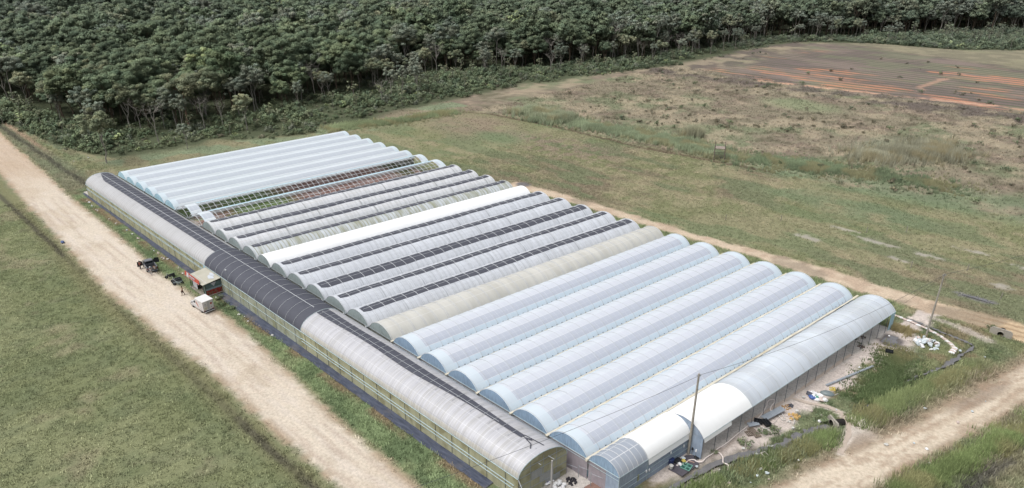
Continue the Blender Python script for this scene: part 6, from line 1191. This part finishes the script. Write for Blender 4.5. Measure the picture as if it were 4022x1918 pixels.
tr = thing('seedling_tray', 'green rectangular plastic tray lying on the dark mat', 'tray', (1.3, 9.7, .07), .15); MB().box((0, 0, .02), (1.15, 1.15, .03)).build('base', plain('green_plastic', ph(84, 136, 124), .5), tr)
m = MB(); lg = plain('light_green_plastic', ph(140, 190, 176), .5)
for k in (-.56, 0, .56): m.box((k, 0, .06), (.04, 1.16, .05)).box((0, k, .065), (1.16, .04, .05))
m.build('tray_rim', lg, tr); 
for a in (-.28, .28):
    for b in (-.28, .28): MB().lathe([(.14, .035), (.17, .06), (.14, .075)], (a, b, 0), 10).build('pot_hole', plain('dark_green_plastic', ph(44, 84, 78)), tr)
tag(MB().box((1.25, 10.8, .12), (.12, .85, .05), -1.2).build('plank', plain('pinkish_plank', ph(186, 154, 140)), smooth=False), 'short pinkish plank on the dark mat', 'plank')
for (x, y, mt, lb, h) in ((1.35, 11.6, M_SACK, 'stick with a white cap at the step wall', 1.25), (.7, 11.95, M_BLACK, 'stick with a black cap at the step wall', .95)):
    t = thing('capped_stick', lb, 'stick', (x, y, 0)); MB().tube([(0, 0, 0), (0, 0, h)], .02, 5).build('stick', M_WOODG, t); MB().lathe([(.12, h-.05), (.13, h), (.07, h+.22), (.01, h+.26)], (0, 0, 0), 8).build('cap', mt, t)
tg = thing('concrete_trough', 'pale concrete trough frame beside the ditch', 'trough', (7.15, 17.9, 0), -.5); MB().box((0, .3, .15), (.9, .1, .3)).box((0, -.3, .15), (.9, .1, .3)).box((.4, 0, .15), (.1, .5, .3)).box((-.4, 0, .15), (.1, .5, .3)).build('walls', plain('pale_trough', ph(220, 212, 202), .8), tg, smooth=False)
tag(MB().tube([(6.6, 19.7, .1), (7.0, 20.0, .1), (7.1, 20.3, .1)], .08, 6).build('plastic_bottle', M_PVC), 'white plastic bottle floating at the ditch edge', 'bottle')
def culvert(x, y, rz, L, h, r, lb):
    t = thing('culvert', lb, 'culvert', (x, y, 0), rz); m = MB(); n = 20; pts = []
    for k in range(n): a = 2*math.pi*k/n; pts.append((r*math.cos(a), r*math.sin(a)))
    out = []
    for a, b in pts: q = max(abs(a)/(L/2), abs(b)/(h/2)); out.append((a/q, b/q))
    z0 = h/2-.45
    vs = [(a, 0, z0+b) for a, b in pts]+[(a, 0, z0+b) for a, b in out]; m.add(vs, [(k, (k+1) % n, n+(k+1) % n, n+k) for k in range(n)])
    m.add([(a, .25, z0+b) for a, b in out]+[(a, 0, z0+b) for a, b in out], [(k, (k+1) % n, n+(k+1) % n, n+k) for k in range(n)]); m.build('headwall', M_CONC, t, smooth=False)
    MB().add([(a*1.0, -.12, z0+b) for a, b in pts]+[(a, 1.6, z0+b) for a, b in pts], [(k, (k+1) % n, n+(k+1) % n, n+k) for k in range(n)]+[tuple(range(n, 2*n))]).build('pipe_mouth', plain('dark_pipe_inside', ph(40, 36, 34), .9), t)
    MB().add([(a*1.0, -.14, z0+b) for a, b in pts]+[(a*1.18, -.14, z0+b*1.18) for a, b in pts]+[(a*1.18, .02, z0+b*1.18) for a, b in pts], [(k, (k+1) % n, n+(k+1) % n, n+k) for k in range(n)]+[(n+k, n+(k+1) % n, 2*n+(k+1) % n, 2*n+k) for k in range(n)]).build('pipe_ring', M_CONC, t)
culvert(21.6, 69.4, .0, 3.0, 1.7, .42, 'concrete culvert headwall with round pipe below the track'); culvert(10.75, 29.5, R(-38)+math.pi*0, 2.2, 1.3, .45, 'mossy culvert mouth where the footpath crosses the ditch')
# front corner between long greenhouse and nearest tunnel
bar = thing('low_barrier', 'low pale blue sheeted barrier between the greenhouse gable and the nearest tunnel', 'barrier', (-7.8, .35, 0), .05); MB().box((0, 0, .45), (3.6, .05, .9)).build('sheet', N_TEAL, bar, smooth=False); MB().tube([(-1.8, 0, .92), (1.8, 0, .92)], .035, 5).build('top_rail', M_RAILB, bar)
for x in (-1.8, -.6, .6, 1.8): MB().tube([(x, 0, 0), (x, 0, 1.6)], .03, 5).build('post', M_TUBEG, bar)
flat('board', [(-5.4, -1.3), (-5.1, .35), (-3.9, .35), (-3.3, -.4), (-4.4, -1.4)], .06, plain('brown_board', ph(150, 118, 106)), 'flat brown board on the ground before the nearest tunnel gable', 'board')
flat('doorway_mat', [(-5.0, .5), (-3.6, .5), (-3.6, 1.4), (-5.0, 1.4)], .04, M_GREYBAG, 'dark floor patch in the opening of the nearest tunnel', 'mat')
tag(MB().box((-4.6, .45, .1), (2.2, .14, .2), .05).build('kerb', plain('pale_kerb', ph(206, 200, 194)), smooth=False), 'pale concrete kerb before the nearest tunnel', 'kerb')
for (x, y, h) in ((-5.0, -.6, 2.1), (-6.9, -.4, 1.8), (-8.4, -.9, 1.6)):
    tag(MB().tube([(x, y, 0), (x, y, h)], .035, 5).tube([(x, y, h*.9), (x+1.3, y+.5, h*.8)], .02, 4).build('scaffold_tube', M_TUBEG), 'thin steel post with cross wire in front of the barrier', 'post', 'thin steel posts before the barrier')
# litter and little stones along the verge
def litter():
    rng = random.Random(9); pro = [sack_mesh(random.Random(k), .16, .12, .08).mesh('scrap', mt, smooth=False) for k, mt in enumerate((M_SACK, M_SACKB, M_PVC, M_SACKP))]
    spots = [(rng.uniform(2, 12), rng.uniform(6, 60)) for _ in range(60)]+[(rng.uniform(17, 24), rng.uniform(28, 62)) for _ in range(14)]+[(rng.uniform(-150, -60), rng.uniform(-9.9, -9.2)) for _ in range(46)]+[(rng.uniform(-200, -157), rng.uniform(-3, 4)) for _ in range(10)]
    for (x, y) in spots:
        if x > -5 and x < .138*y+.7: continue
        o = link('scrap', pro[rng.randrange(4)], None, (x, y, .02), (0, 0, rng.uniform(0, 6))); q = rng.uniform(.6, 1.8); o.scale = (q, q, q)
        if x < -50: tag(o, 'pale stone or scrap along the edge of the black ground sheet' if x > -156 else 'pale scrap on the grass past the far end of the long greenhouse', 'scrap', 'scraps along the black ground sheet' if x > -156 else 'scraps past the long greenhouse')
        elif x > 15: tag(o, 'small pale scrap on the side road verge', 'scrap', 'scraps on the side road verge')
        else: tag(o, 'small white scrap on the yard ground', 'scrap', 'scraps on the yard ground')
litter()
